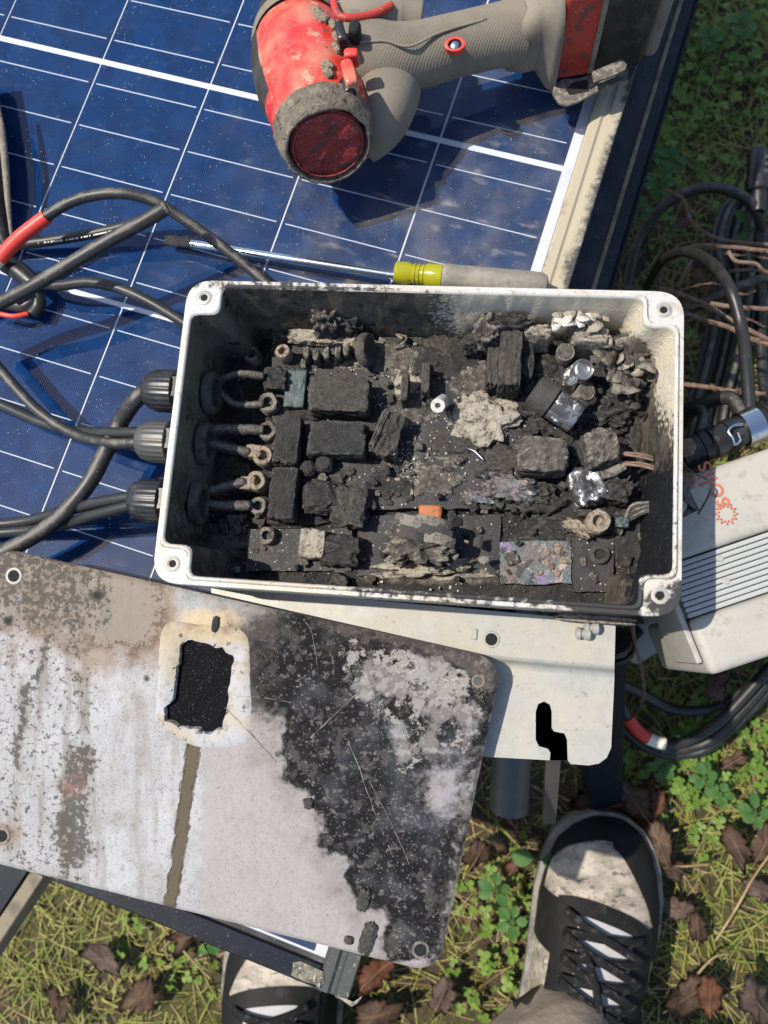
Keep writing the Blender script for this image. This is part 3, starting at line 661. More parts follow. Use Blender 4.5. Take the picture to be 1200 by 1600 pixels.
# ================================================================== BOARDS AND PARTS IN THE BOX
def slab(px_poly, h, th, amp=.0006, n=None):
    """a thin board from a pixel outline on its top face at height h"""
    bm = BM(); a_prism(bm, [tuple(U(x, y, h)[:2]) for x, y in px_poly], P + h, P + h - th)
    return bm
def grid_board(x0, y0, x1, y1, h, th, k=40, l=24, amp=.0009, edge=.0012, seed=0):
    bm = BM(); T = [[None] * (l + 1) for _ in range(k + 1)]; B = [[None] * (l + 1) for _ in range(k + 1)]
    a = U(x0, y0, h); 
    for i in range(k + 1):
        for j in range(l + 1):
            q = U(x0 + (x1 - x0) * i / k, y0 + (y1 - y0) * j / l, h)
            e = edge * fbm(q, 90) if i in (0, k) or j in (0, l) else 0
            q = q + BX * e + BY * e; z = amp * fbm(q + V(seed, 0, 0), 45)
            T[i][j] = bm.verts.new(q + V(0, 0, z)); B[i][j] = bm.verts.new(q + V(0, 0, z - th))
    for i in range(k):
        for j in range(l):
            bm.faces.new((T[i][j], T[i][j + 1], T[i + 1][j + 1], T[i + 1][j])); bm.faces.new((B[i][j], B[i + 1][j], B[i + 1][j + 1], B[i][j + 1]))
    for i in range(k):
        bm.faces.new((T[i][0], T[i + 1][0], B[i + 1][0], B[i][0])); bm.faces.new((T[i + 1][l], T[i][l], B[i][l], B[i + 1][l]))
    for j in range(l):
        bm.faces.new((T[0][j + 1], T[0][j], B[0][j], B[0][j + 1])); bm.faces.new((T[k][j], T[k][j + 1], B[k][j + 1], B[k][j]))
    return bm
HBD = .0225                                         # top of the main board
pcb = thing('circuit_board', 'large charred circuit board filling the middle of the burnt box', 'circuit board', U(590, 660, .016))
bm = grid_board(425, 512, 838, 795, HBD, .0016, 60, 40)
def b_ash(p):
    x, y = pix(p); return .28 + .6 * hump(x, y, 500, 525, 70, 16) + .5 * hump(x, y, 560, 565, 90, 10) + .3 * hump(x, y, 640, 590, 60, 30) + .3 * hump(x, y, 640, 730, 50, 40)
put('board_plate', bm, M['board'], pcb, True, attrs={'ash': [b_ash(v.co) for v in bm.verts]})
def lump(name, px, py, w, h, h0, hh, m, parent=pcb, rz=0, amp=.16, fs=1.6, rnd=.12, n=16, seed=None, label=None, cat=None, group=None, tilt=None):
    """px,py: middle of its top; w,h in pixels at that height; h0 base, hh height (m)"""
    c = U(px, py, h0 + hh); s = mpp(px, py, h0 + hh); R = Matrix.Rotation(BA + math.radians(-rz), 3, 'Z')
    if tilt: R = R @ Matrix.Rotation(math.radians(tilt[0]), 3, 'X') @ Matrix.Rotation(math.radians(tilt[1]), 3, 'Y')
    bm = BM(); a_lump(bm, V(c.x, c.y, P + h0 + hh / 2), (w * s, h * s, hh), amp=amp, fs=fs, rnd=rnd, n=n, seed=seed if seed is not None else px * .13 + py * .07, R=R)
    o = put(name, bm, M[m], parent if not cat else None, 'full')
    if cat: tag(o, label, cat, group)
    return o
def stud(name, px, py, r, h0, hh, m='stud', parent=pcb, tilt=(0, 0), n=16):
    c = U(px, py, h0 + hh); s = mpp(px, py, h0 + hh); ax = V(tilt[0], tilt[1], 1); bm = BM(); r = r * s
    a_lathe(bm, V(c.x, c.y, P + h0), ax, [(0, r * .9), (hh * .55, r), (hh * .93, r), (hh, r * .88), (hh, r * .52), (hh * .72, r * .42), (hh * .70, r * .1)], n, fn=lambda d, t: 1 + .10 * fbm((d * 250 + px, math.cos(t) * 1.4, math.sin(t) * 1.4 + py), 1))
    return put(name, bm, M[m], parent)
B0 = HBD
# relays and filter blocks (parts of the board)
lump('relay_block', 528, 614, 96, 58, B0, .017, 'char_brown', amp=.10)
lump('relay_block', 525, 684, 92, 54, B0, .016, 'char', amp=.12)
lump('relay_block', 447, 686, 40, 76, B0, .015, 'char', amp=.10)
lump('relay_block', 441, 770, 42, 82, B0, .014, 'char', amp=.11)
lump('charred_coil', 497, 774, 52, 52, B0, .013, 'char', rnd=.8, amp=.25)
lump('charred_coil', 545, 787, 54, 62, B0, .011, 'char_brown', rnd=.5, amp=.3)
lump('scorched_pad', 461, 606, 32, 62, B0, .006, 'board_teal', amp=.05, rnd=.05)
lump('bead', 479, 730, 25, 25, B0, .010, 'char', rnd=1, amp=.06)
lump('bead', 505, 722, 28, 28, B0, .011, 'char', rnd=1, amp=.06)
lump('charred_transformer', 601, 674, 38, 70, B0, .017, 'char_brown', rz=16, amp=.22, tilt=(0, 16))
lump('winding_strip', 592, 668, 9, 66, B0, .019, 'char_ash', rz=20, amp=.2)
lump('copper_winding', 607, 702, 24, 14, B0, .014, 'stud', rz=16, amp=.3)
# upright varistor, posts and the white ceramic tube
c = U(568, 536, B0 + .022); bm = BM(); a_lathe(bm, V(c.x, c.y, P + B0 + .011) - BX * .003, BX + V(0, 0, .35), [(0, .004), (.0006, .0068), (.002, .0074), (.0045, .0074), (.006, .0066), (.0064, .003)], 24, sy=1.25, sx=1.25, fn=lambda d, t: 1 + .06 * fbm((d * 200, math.cos(t), math.sin(t)), 1.5)); put('varistor', bm, M['char_brown'], pcb)
for px, py, w, h in ((632, 603, 11, 44), (665, 589, 13, 48)):
    lump('post', px, py, w, h, B0, .016, 'char_brown', amp=.12, rnd=.1, n=6)
a0, a1 = U(692, 626, B0 + .006), U(684, 634, B0 + .021); ax = a1 - a0; L = ax.length
bm = BM(); a_lathe(bm, a0, ax, [(0, .0036), (L * .9, .0040), (L, .0038), (L, .0016), (L * .75, .0012)], 20, fn=lambda d, t: 1 + .07 * fbm((d * 300, math.cos(t), math.sin(t)), 1.2)); put('ceramic_tube', bm, M['ash_white'], pcb)
# terminal comb and its ash
for i, (px, py) in enumerate(((478, 549), (493, 552), (510, 550), (527, 548), (541, 545))):
    lump('terminal_pin', px, py, 9, 18, B0, .012 + .002 * (i % 2), 'char_ash', amp=.3, rnd=.3, n=5)
for px, py, w, h, hh in ((478, 522, 52, 22, .008), (520, 526, 50, 18, .009), (548, 528, 22, 26, .011)):
    lump('ash_crust', px, py, w, h, B0 - .001, hh, 'ash', amp=.5, fs=3, rnd=.3, n=10)
# studs and wire terminals
for a in ((393, 553, 13, .012, .013), (441, 548, 12, B0, .013), (418, 628, 16, .014, .016), (410, 711, 16, .014, .018), (400, 750, 16, .014, .018), (403, 790, 14, .014, .014), (416, 836, 14, .014, .012), (417, 672, 15, .014, .016)):
    stud('stud_terminal', *a, m='stud' if a[1] in (548, 711, 750) else 'char_ash')
lump('terminal_block', 428, 590, 36, 34, .014, .019, 'char', amp=.2)
def bwire(name, pts, r, label=None, m='wire_burnt', parent=pcb, cat=None):
    bm = BM(); a_tube(bm, [U(*p) for p in pts], r, 10, 6, jit=.25); o = put(name, bm, M[m], parent if not cat else None, 'full')
    if cat: tag(o, label, cat, 'burnt wires inside the box')
    return o
W = 'burnt wires inside the box'
bwire('burnt_wire', [(322, 608, .034), (350, 592, .036), (375, 584, .038), (412, 588, .034)], .0022, 'burnt ash-coated wire arching highest from the top gland', cat='wire')
bwire('burnt_wire', [(324, 606, .032), (345, 614, .032), (368, 632, .032), (412, 632, .030)], .0022, 'burnt wire sagging below the arched one at the top gland', cat='wire')
bwire('burnt_wire', [(314, 675, .036), (350, 670, .035), (385, 671, .032), (412, 672, .030)], .0030, 'thick charred wire, upper one at the middle gland', cat='wire')
bwire('burnt_wire', [(314, 692, .036), (350, 698, .034), (390, 708, .030)], .0029, 'thick charred wire, lower one at the middle gland', cat='wire')
bwire('burnt_wire', [(300, 776, .036), (340, 764, .034), (385, 752, .030)], .0028, 'charred wire rising to a pale lug from the bottom gland', cat='wire')
bwire('burnt_wire', [(302, 786, .034), (345, 790, .032), (392, 790, .028)], .0028, 'sooty straight wire, lower one at the bottom gland', cat='wire')
for px, py in ((395, 704), (386, 754)): lump('cable_lug', px, py, 24, 20, .024, .008, 'stud', amp=.3, n=7)
# right half of the board
lump('inductor_core', 798, 556, 36, 96, B0, .028, 'char_brown', amp=.08, rnd=.12)
lump('inductor_winding', 773, 560, 24, 84, B0, .021, 'char_brown', amp=.12, rnd=.25)
lump('inductor_winding', 823, 553, 24, 76, B0, .019, 'char', amp=.12, rnd=.25)
lump('burnt_heatsink', 662, 592, 5, 60, B0, .010, 'char', amp=.2, n=6)
lump('charred_block', 848, 708, 82, 58, B0, .020, 'char_ash', amp=.12, rnd=.3)
lump('charred_block', 942, 694, 56, 60, B0, .026, 'char_ash', rz=-15, amp=.16, rnd=.45)
lump('charred_block', 965, 765, 44, 36, .016, .018, 'char', rz=12, amp=.3)
lump('melted_block', 920, 757, 48, 56, .018, .016, 'cap_metal', rz=-22, amp=.35)
lump('melted_solder', 795, 762, 74, 36, B0 - .002, .008, 'iridescent', rz=8, amp=.55, fs=2.5)
lump('melted_solder', 755, 776, 44, 18, B0 - .002, .006, 'iridescent', rz=6, amp=.5, fs=2.5)
lump('melted_solder', 835, 772, 40, 26, .018, .010, 'char_brown', amp=.5, fs=2.5)
for px, py, r, hh, tl in ((887, 543, 15, .022, (-.1, -.2)), (906, 573, 18, .025, (.15, -.1)), (893, 593, 14, .020, (-.1, .1)), (911, 611, 15, .016, (.25, .0))):
    c = U(px, py, B0 + hh); s = mpp(px, py, B0 + hh); bm = BM(); r *= s
    a_lathe(bm, V(c.x, c.y, P + B0) - V(tl[0], tl[1], 0) * hh * .5, V(tl[0], tl[1], 1), [(0, r), (hh * .95, r), (hh, r * .93), (hh * .985, r * .72), (hh, r * .6), (hh * .97, r * .2)], 22, fn=lambda d, t: 1 + .05 * fbm((d * 300 + px, math.cos(t), math.sin(t)), 1.5)); put('capacitor', bm, M['cap_metal'] if py in (573, 593) else M['char_ash'], pcb)
# small charred bits crowding the board between the blocks
rr = random.Random(41)
for i in range(150):
    if i < 70: px, py = rr.uniform(700, 1030), rr.uniform(520, 850)
    elif i < 115: px, py = rr.uniform(430, 700), rr.uniform(520, 790)
    else: px, py = rr.uniform(330, 980), rr.uniform(800, 905)
    w = rr.choice((8, 10, 12, 16, 22)) * rr.uniform(.8, 1.2)
    lump(rr.choice(('charred_bit', 'charred_resistor', 'charred_bit')), px, py, w, w * rr.uniform(.45, 1), B0 - .002 if (425 < px < 838 and py < 795) else .0165, rr.uniform(.003, .009), rr.choice(('char', 'char', 'char_brown', 'char_ash')) if px < 700 or py > 640 else rr.choice(('char', 'char_brown', 'char_ash', 'ash')), rz=rr.uniform(0, 90), amp=.35, fs=2.2, rnd=.3, n=7)
# ragged crusts of ash and melted resin sticking to the board
def crust(px, py, w, h, h0, th, m, seed, thr=.0):
    n = 26; bm = BM(); top = {}
    for i in range(n + 1):
        for j in range(n + 1):
            a, b = 2 * i / n - 1, 2 * j / n - 1; r = math.hypot(a, b); q = V(a * 1.6 + seed, b * 1.6 + seed * .7, seed)
            k = 1 - r * 1.05 + .9 * NZ.fractal(q, 1, 2, 4) - thr
            if k > 0: top[i, j] = U(px + a * w / 2, py + b * h / 2, h0) + V(0, 0, th * (min(1, k * 2.5) * (.5 + .5 * abs(NZ.fractal(q * 2.3, 1, 2, 4)))))
    vt_ = {k: bm.verts.new(p) for k, p in top.items()}; vb_ = {k: bm.verts.new((p.x, p.y, P + h0 - .002)) for k, p in top.items()}
    for i in range(n):
        for j in range(n):
            ks = [(i, j), (i, j + 1), (i + 1, j + 1), (i + 1, j)]
            if all(k in vt_ for k in ks): bm.faces.new([vt_[k] for k in ks])
    for e in [e for e in bm.edges if len(e.link_faces) == 1]:
        ka = [k for k, v in vt_.items() if v is e.verts[0]][0]; kb = [k for k, v in vt_.items() if v is e.verts[1]][0]
        bm.faces.new((vt_[ka], vt_[kb], vb_[kb], vb_[ka]))
    bmesh.ops.delete(bm, geom=[v for v in bm.verts if not v.link_faces], context='VERTS')
    if not bm.faces: bm.free(); return
    bmesh.ops.recalc_face_normals(bm, faces=bm.faces); put('melted_crust', bm, M[m], pcb, 'full')
rr = random.Random(63)
for px, py, w, h, th, m in ((700, 560, 110, 80, .004, 'char'), (690, 540, 70, 40, .005, 'char_brown'), (640, 640, 90, 60, .003, 'char_ash'), (730, 690, 110, 50, .003, 'char_brown'), (670, 745, 120, 60, .003, 'char_ash'), (600, 760, 90, 60, .003, 'char'), (740, 600, 90, 70, .004, 'char_ash'),
        (600, 560, 110, 60, .003, 'char_ash'), (480, 650, 90, 30, .004, 'char'), (500, 745, 110, 40, .004, 'char_brown'), (800, 640, 90, 70, .005, 'char'), (860, 660, 80, 50, .006, 'char'), (900, 700, 70, 70, .006, 'char'), (790, 720, 80, 60, .004, 'char_brown'), (640, 600, 60, 40, .003, 'ash'), (560, 535, 80, 30, .004, 'ash'), (720, 640, 60, 50, .004, 'ash'), (850, 590, 70, 60, .008, 'char_ash'), (840, 780, 90, 50, .005, 'char')):
    crust(px, py, w, h, HBD, th, m, rr.uniform(0, 50))
for px, py, w, h, th, m in ((360, 640, 80, 120, .003, 'char'), (350, 740, 90, 90, .003, 'char_brown'), (350, 850, 110, 90, .003, 'char_ash'), (470, 810, 120, 30, .004, 'char'), (900, 790, 130, 90, .005, 'char'), (870, 830, 130, 50, .004, 'char'), (990, 680, 70, 110, .007, 'char'), (990, 840, 80, 120, .005, 'char'), (560, 880, 120, 40, .003, 'char_ash'), (720, 890, 140, 36, .005, 'ash'), (800, 880, 60, 60, .004, 'char_ash'), (620, 895, 110, 24, .004, 'ash'), (930, 600, 110, 80, .010, 'char'), (370, 560, 60, 70, .003, 'char')):
    crust(px, py, w, h, .0165, th, m, rr.uniform(0, 50))
# rows of small chips and curled bits of copper trace
for i in range(46):
    px, py = (rr.uniform(600, 720), rr.uniform(640, 770)) if i < 28 else (rr.uniform(560, 760), rr.uniform(530, 620))
    c = U(px, py, HBD + .001); bm = BM(); a_box(bm, c, (.0022 * rr.uniform(.6, 1.8), .0016, .0018), BA + rr.choice((0, math.pi / 2)), bev=.0002); put('small_chip', bm, M[rr.choice(('char', 'char', 'char_ash', 'stud'))], pcb)
for i in range(16):
    px, py = rr.uniform(560, 1000), rr.uniform(540, 800); pts = [U(px, py, HBD + .004)]
    for k in range(4): pts.append(pts[-1] + V(rr.uniform(-.006, .006), rr.uniform(-.006, .006), rr.uniform(-.002, .003)))
    bm = BM(); a_tube(bm, pts, rr.uniform(.0003, .0006), 6, 5); put('curled_trace', bm, M[rr.choice(('copper', 'wire_burnt', 'stud', 'steel'))], pcb, 'full')
# silk-screen crumbs: rows of tiny solder pads
padm = M['ash']
p0 = None
for (x0, y0, nx, ny, dx, dy) in ((527, 734, 3, 3, 10, 7), (520, 750, 5, 1, 9, 0), (628, 708, 2, 2, 10, 8), (694, 690, 4, 2, 9, 9), (664, 545, 1, 4, 0, 18), (630, 735, 2, 2, 18, 10), (690, 742, 4, 2, 12, 8)):
    for i in range(nx):
        for j in range(ny):
            q = U(x0 + dx * i, y0 + dy * j, HBD + .0012)
            if p0 is None:
                bm = BM(); a_lump(bm, q, (.0011, .0008, .0005), n=2, amp=.5, rnd=.5); p0 = put('solder_pad', bm, padm, None); p0.parent = pcb; p0.location = p0.location - wloc(pcb)
            else:
                c = p0.copy(); COL.objects.link(c); c.location = q - wloc(pcb); c.rotation_euler.z = random.uniform(0, 6)
                c.scale = (random.uniform(.6, 1.4),) * 3
# ---- the smaller boards and plates along the lower wall
def plate(name, label, cat, poly, h, th, m, ash=.2, group=None):
    xs = [p[0] for p in poly]; ys = [p[1] for p in poly]
    bm = grid_board(min(xs), min(ys), max(xs), max(ys), h, th, 24, 18, .0006)
    o = put(name, bm, M[m], None, True, attrs={'ash': [ash] * len(bm.verts)}); return tag(o, label, cat, group)
plate('metal_plate', 'sooty plate with two studs in the lower left of the box', 'plate', ((386, 826), (548, 892)), .020, .0015, 'board', .42)
plate('circuit_board', 'dark scorched board with a hole beside the burnt transformer', 'circuit board', ((560, 805), (782, 900)), .019, .0015, 'board', .3)
plate('circuit_board', 'heat tinted board with a pinkish solder corner near the lower wall', 'circuit board', ((782, 846), (893, 912)), .021, .0015, 'iridescent', .3)
plate('black_plate', 'flat black plate right of the heat tinted board', 'plate', ((894, 838), (958, 926)), .020, .003, 'board', .05)
rr = random.Random(3)
hb = [o for o in COL.objects if o.get('label', '').startswith('heat tinted')][0]
for i in range(11):
    px, py = rr.uniform(842, 888), rr.uniform(852, 902); c = U(px, py, .0215); bm = BM()
    a_lathe(bm, c, (0, 0, 1), [(-.001, .0020), (.0006, .0018), (.0010, .0010), (.0002, .0006)], 12, fn=lambda d, t: 1 + .15 * math.sin(3 * t + i)); put('solder_ring', bm, M['stud'], hb)
lump('burnt_transformer', 655, 845, 98, 66, .018, .026, 'char_ash', parent=None, amp=.45, fs=2.6, rnd=.35, n=16, label='crumbled burnt transformer near the lower wall of the box', cat='transformer')
for i, (x0, y0, x1, y1) in enumerate(((618, 808, 690, 832), (628, 818, 705, 838), (645, 812, 700, 822), (622, 830, 668, 845), (660, 838, 710, 850))):
    bm = BM(); a_tube(bm, [U(x0, y0, .045), U((x0 + x1) / 2, (y0 + y1) / 2 - 3, .048), U(x1, y1, .044)], .0014, 6, 5, sx=2.0, sy=.5); tag(put('foil_strip', bm, M['char'] if i % 2 else M['char_ash'], None), 'curled metal foil strip on top of the burnt transformer', 'foil strip', 'foil strips on the burnt transformer')
lump('orange_tab', 672, 799, 36, 20, .020, .006, 'orange_tab', parent=None, amp=.08, rnd=.1, n=6, label='small orange tab above the burnt transformer', cat='tab')
lump('capacitor_block', 487, 849, 40, 46, .018, .014, 'ash', parent=None, amp=.10, rnd=.15, label='pale ash covered square block in the lower left of the box', cat='block')
lump('curled_cover', 528, 858, 66, 44, .018, .013, 'char', parent=None, amp=.4, fs=1.4, rnd=.3, label='curled black cover beside the pale square block', cat='cover')
lump('ash_lump', 505, 488, 40, 32, .026, .026, 'char_ash', parent=None, amp=.45, fs=2.4, rnd=.6, n=12, label='grey spongy lump at the top wall above the terminal comb', cat='lump')
lump('ash_lump', 535, 498, 50, 30, .022, .022, 'char', parent=None, amp=.5, fs=2.2, rnd=.6, n=12, label='black crumbly lump right of the grey spongy lump', cat='lump')
lump('ash_lump', 764, 508, 44, 40, .024, .030, 'char_ash', parent=None, amp=.4, fs=2.0, rnd=.6, n=12, label='sooty lump with a hole at the inductor\'s upper left', cat='lump')
lump('ash_lump', 800, 498, 60, 24, .024, .032, 'char', parent=None, amp=.45, fs=2.2, rnd=.5, n=12, label='black charred lump along the top wall over the inductor', cat='lump')
lump('ash_lump', 740, 530, 34, 26, .022, .018, 'char', parent=None, amp=.5, fs=2.2, rnd=.6, n=10, label='small black lump left of the inductor', cat='lump')
lump('ash_lump', 840, 514, 46, 20, .024, .028, 'ash', parent=None, amp=.3, fs=2, rnd=.4, rz=8, label='grey oblong lump right of the inductor top', cat='lump')
lump('ash_slab', 925, 519, 58, 28, .024, .030, 'ash', parent=None, amp=.14, fs=1.5, rnd=.25, rz=4, label='pale slab lying over the round capacitors', cat='slab')
def sponge(name, px, py, w, h, h0, hh, m, label, cat, seed):
    c = U(px, py, h0 + hh); s = mpp(px, py, h0 + hh); bm = BM(); bmesh.ops.create_icosphere(bm, subdivisions=5, radius=1)
    for v in bm.verts:
        p = v.co.copy(); q = p + V(seed, seed * .7, 0)
        k = 1 + .60 * NZ.fractal(q * 1.5, 1, 2, 6) - 1.5 * max(0, .38 - NZ.voronoi(q * 2.4)[0][0]) - .5 * max(0, .3 - NZ.voronoi(q * 6)[0][0])
        v.co = V(c.x, c.y, P + h0 + hh / 2) + V(p.x * w * s * .5, p.y * h * s * .5, p.z * hh * .5) * k
    return tag(put(name, bm, M[m], None, 'full'), label, cat)
sponge('ash_crust', 760, 652, 92, 74, .020, .011, 'ash', 'pale porous ash crust in the middle of the board', 'ash crust', 3)
sponge('ash_heap', 985, 540, 90, 110, .018, .030, 'char_ash', 'porous ash heap in the upper right corner of the box', 'ash heap', 8)
sponge('ash_heap', 1000, 600, 60, 60, .016, .022, 'char', 'black crumbling mass below the ash heap at the right wall', 'ash heap', 12)
sponge('ash_heap', 870, 572, 90, 90, .016, .014, 'char', 'black crumbling mass under the round capacitors', 'ash heap', 15)
sponge('ash_heap', 945, 640, 100, 60, .016, .014, 'char', 'black crumbling mass right of the tilted capacitor', 'ash heap', 17)
sponge('ash_heap', 665, 880, 120, 30, .017, .012, 'ash', 'pale ash drift under the burnt transformer', 'ash heap', 19)
# tilted electrolytic capacitor: black sleeve and bare can
a0, a1 = U(838, 612, .046), U(902, 655, .043); ax = (a1 - a0); L = ax.length; ax.normalize()
tc_ = thing('capacitor', 'tilted electrolytic capacitor with bare silver can and burnt black end', 'capacitor', a0)
bm = BM(); a_lathe(bm, a0 - ax * .002, ax, [(0, .006), (.001, .0088), (L * .45, .0092), (L * .47, .0085)], 30, fn=lambda d, t: 1 + .06 * fbm((d * 200, math.cos(t) * 1.5, math.sin(t) * 1.5), 1)); put('burnt_sleeve', bm, M['char'], tc_)
bm = BM(); a_lathe(bm, a0 + ax * (L * .42), ax, [(0, .0084), (L * .50, .0084), (L * .56, .0080), (L * .58, .0072), (L * .575, .001)], 30); put('metal_can', bm, M['cap_metal'], tc_)
# bare copper tails, lugs and burnt leads at the right wall
for i, (pts, r, lb) in enumerate(((((968, 708, .040), (1000, 712, .042), (1030, 720, .040)), .0020, 'upper bare copper strand bundle at the right wall inside the box'),
                                 (((970, 724, .038), (1000, 726, .041), (1030, 734, .040)), .0020, 'lower bare copper strand bundle at the right wall inside the box'))):
    t = thing('copper_tail', lb, 'copper wire', U(1000, 720, .038), 'copper strand bundles in the box')
    for k in range(7):
        a = 2 * math.pi * k / 7; o_ = V(math.cos(a), math.sin(a), 0)
        bm = BM(); P_ = [U(*p) + V(.0011 * math.cos(a + j * 1.1), .0009 * math.sin(a + j * 1.1), .0008 * math.cos(a * 2)) for j, p in enumerate(pts)]; a_tube(bm, P_, .0006, 5, 5); put('strand', bm, M['copper'], t)
bwire('burnt_lead', [(940, 742, .034), (960, 735, .036), (975, 726, .037)], .0030, 'grey crusted lead joining the lower copper bundle', 'char_ash', cat='wire')
bwire('burnt_lead', [(950, 708, .038), (960, 705, .040), (970, 708, .040)], .0026, 'black stub joining the upper copper bundle', 'char', cat='wire')
for i in range(6):
    bwire('burnt_lead', [(950 + 4 * i, 825 + 2 * i, .022), (985, 812 - 4 * i, .028 + .001 * i), (1012, 800 - 3 * i, .034), (1036, 806 - 5 * i, .038)], .0008, 'thin charred strand fanning to the lower right wall inside the box', 'char_ash' if i % 2 else 'char', cat='wire')
tag(stud('nut', 936, 814, 20, .020, .016, 'stud', None), 'pale rusty nut on the floor near the lower right', 'nut')
lump('ash_lump', 905, 824, 44, 16, .020, .010, 'stud', parent=None, amp=.5, fs=2.2, rz=25, label='rusty crumb left of the pale nut', cat='lump')
lump('glass_fuse', 972, 816, 22, 16, .022, .008, 'board_teal', parent=None, amp=.15, label='small glassy fuse right of the pale nut', cat='fuse')
tag(stud('screw', 937, 866, 16, .018, .006, 'char', None), 'black screw head on the black plate', 'screw')
tag(stud('eyelet', 713, 815, 9, .0185, .002, 'dark_hole', None), 'dark eyelet in the scorched board', 'eyelet')
# loose flakes: every larger one is a thing
rr = random.Random(11)
def flake(px, py, h, size, m, label, group, tilt=.7, bend=.3):
    s = mpp(px, py, h); bm = BM(); a_flake(bm, U(px, py, h), size * s, rrot(rr, tilt), rr.random(), th=.0006, bend=bend * rr.choice((-1, 1)))
    return tag(put('ash_flake', bm, M[m], None, 'full'), label, 'flake', group)
for i in range(58):
    px, py = rr.gauss(985, 24), rr.gauss(548, 36); px = min(px, 1030); py = max(492, py)
    flake(px, py, rr.uniform(.036, .050), rr.uniform(16, 44), rr.choice(('char_ash', 'ash', 'char_ash', 'char', 'char_brown')), 'curled ash flake in the heap at the upper right corner of the box', 'flakes in the corner heap', .9, .8)
for i in range(16):
    flake(rr.uniform(868, 945), rr.gauss(502, 6), rr.uniform(.054, .060), rr.uniform(18, 44), rr.choice(('ash_white', 'ash_white', 'ash')), 'white peeled flake along the top wall above the pale slab', 'white flakes at the top wall', .5, .3)
for i in range(18):
    flake(rr.uniform(870, 1000), rr.gauss(615, 22), rr.uniform(.026, .036), rr.uniform(14, 34), 'char', 'black flake right of the tilted capacitor', 'black flakes in the box', .8, .6)
for i in range(12):
    flake(rr.uniform(585, 760), rr.gauss(858, 16), rr.uniform(.026, .040), rr.uniform(10, 26), rr.choice(('char', 'char_ash')), 'charred flake around the burnt transformer', 'flakes around the transformer', .8, .5)
# fine ash crumbs nobody could count
bm = BM()
for i in range(2600):
    x, y = rr.uniform(300, 1040), rr.uniform(500, 925); k = NZ.noise(V(x * .012, y * .012, 4.2))
    if k < rr.uniform(-.35, .45): continue
    on = 425 < x < 838 and 512 < y < 795
    h = HBD + .0006 if on else .0175
    q = U(x, y, h); s = rr.choice((.0006, .0008, .0012, .0018)) * rr.uniform(.7, 1.3)
    a_lump(bm, q, (s, s * rr.uniform(.5, 1), s * .6), rz=rr.uniform(0, 3), n=1, amp=.3, rnd=.6, seed=i)
me = tag(put('ash_crumbs', bm, [M['ash'], M['char'], M['ash_white']], None, False), 'fine ash crumbs scattered over the boards in the box', 'ash', kind='stuff').data
for i, p in enumerate(me.polygons): p.material_index = (0, 0, 1, 2, 1)[(i // 6) * 7919 % 5]

# ================================================================== LID
TR, BR, TL = U(786, 1032, .024), U(684, 1524, .0065), U(-12, 858, .043)
lv = (TR - BR); LH = lv.length; lv.normalize(); lu = (TR - TL); LW = lu.length; lu.normalize(); lu = (lu - lv * lu.dot(lv)).normalized(); ln = lu.cross(lv)
LO = TR - lu * LW - lv * LH                       # lower left corner of the plate
def lp(u, v, w=0): return LO + lu * u + lv * v + ln * w
def luv(px, py):
    d = (ROT @ V((px - 600) / 1200, (py - 800) / 1200, 1)); t = (LO - CAMPOS).dot(ln) / d.dot(ln); q = CAMPOS + d * t - LO
    return q.dot(lu), q.dot(lv)
lid = thing('box_lid', 'scorched pale metal lid with a burnt out window lying across the panel corner', 'lid', lp(LW / 2, LH / 2))
RC = .0135
def rr_sdf(u, v):
    x = abs(u - LW / 2) - (LW / 2 - RC); y = abs(v - LH / 2) - (LH / 2 - RC)
    return math.hypot(max(x, 0), max(y, 0)) + min(max(x, y), 0) - RC
def pd(x, y, poly):
    """signed distance (negative inside) to a pixel polygon"""
    d = 1e9; ins = False; n = len(poly)
    for i in range(n):
        x1, y1 = poly[i]; x2, y2 = poly[(i + 1) % n]; ex, ey = x2 - x1, y2 - y1
        t = max(0, min(1, ((x - x1) * ex + (y - y1) * ey) / (ex * ex + ey * ey))); d = min(d, math.hypot(x - x1 - ex * t, y - y1 - ey * t))
        if (y1 > y) != (y2 > y) and x < x1 + (y - y1) / (y2 - y1) * ex: ins = not ins
    return -d if ins else d
def pl(x, y, pts):
    d = 1e9
    for (x1, y1), (x2, y2) in zip(pts, pts[1:]):
        ex, ey = x2 - x1, y2 - y1; t = max(0, min(1, ((x - x1) * ex + (y - y1) * ey) / (ex * ex + ey * ey))); d = min(d, math.hypot(x - x1 - ex * t, y - y1 - ey * t))
    return d
S_BLACK = [(400, 1000), (430, 985), (480, 950), (520, 985), (600, 1000), (700, 1030), (775, 1070), (768, 1140), (745, 1210), (735, 1290), (705, 1400), (690, 1500), (610, 1502), (600, 1440), (575, 1420), (535, 1385), (548, 1345), (505, 1325), (500, 1290), (478, 1255), (440, 1190), (432, 1120), (405, 1090), (385, 1040)]
S_FLAKE = [(500, 985), (560, 985), (650, 1005), (760, 1050), (775, 1110), (755, 1190), (700, 1190), (640, 1230), (600, 1200), (585, 1130), (530, 1080), (510, 1030)]
WIN = [(280, 1004), (300, 999), (345, 1010), (363, 1028), (352, 1137), (330, 1147), (258, 1128), (258, 1104), (270, 1095)]
scr = [[(478, 1160), (530, 1110), (572, 1072), (615, 1050)], [(530, 1140), (552, 1175), (575, 1240), (612, 1335)], [(370, 1088), (410, 1090), (455, 1097)], [(352, 1105), (395, 1150), (432, 1190)], [(580, 1225), (618, 1300), (640, 1350)], [(475, 968), (488, 990), (497, 1045)], [(490, 1240), (520, 1205)], [(400, 1075), (412, 1060), (408, 1045)]]
NU, NV = 270, 160
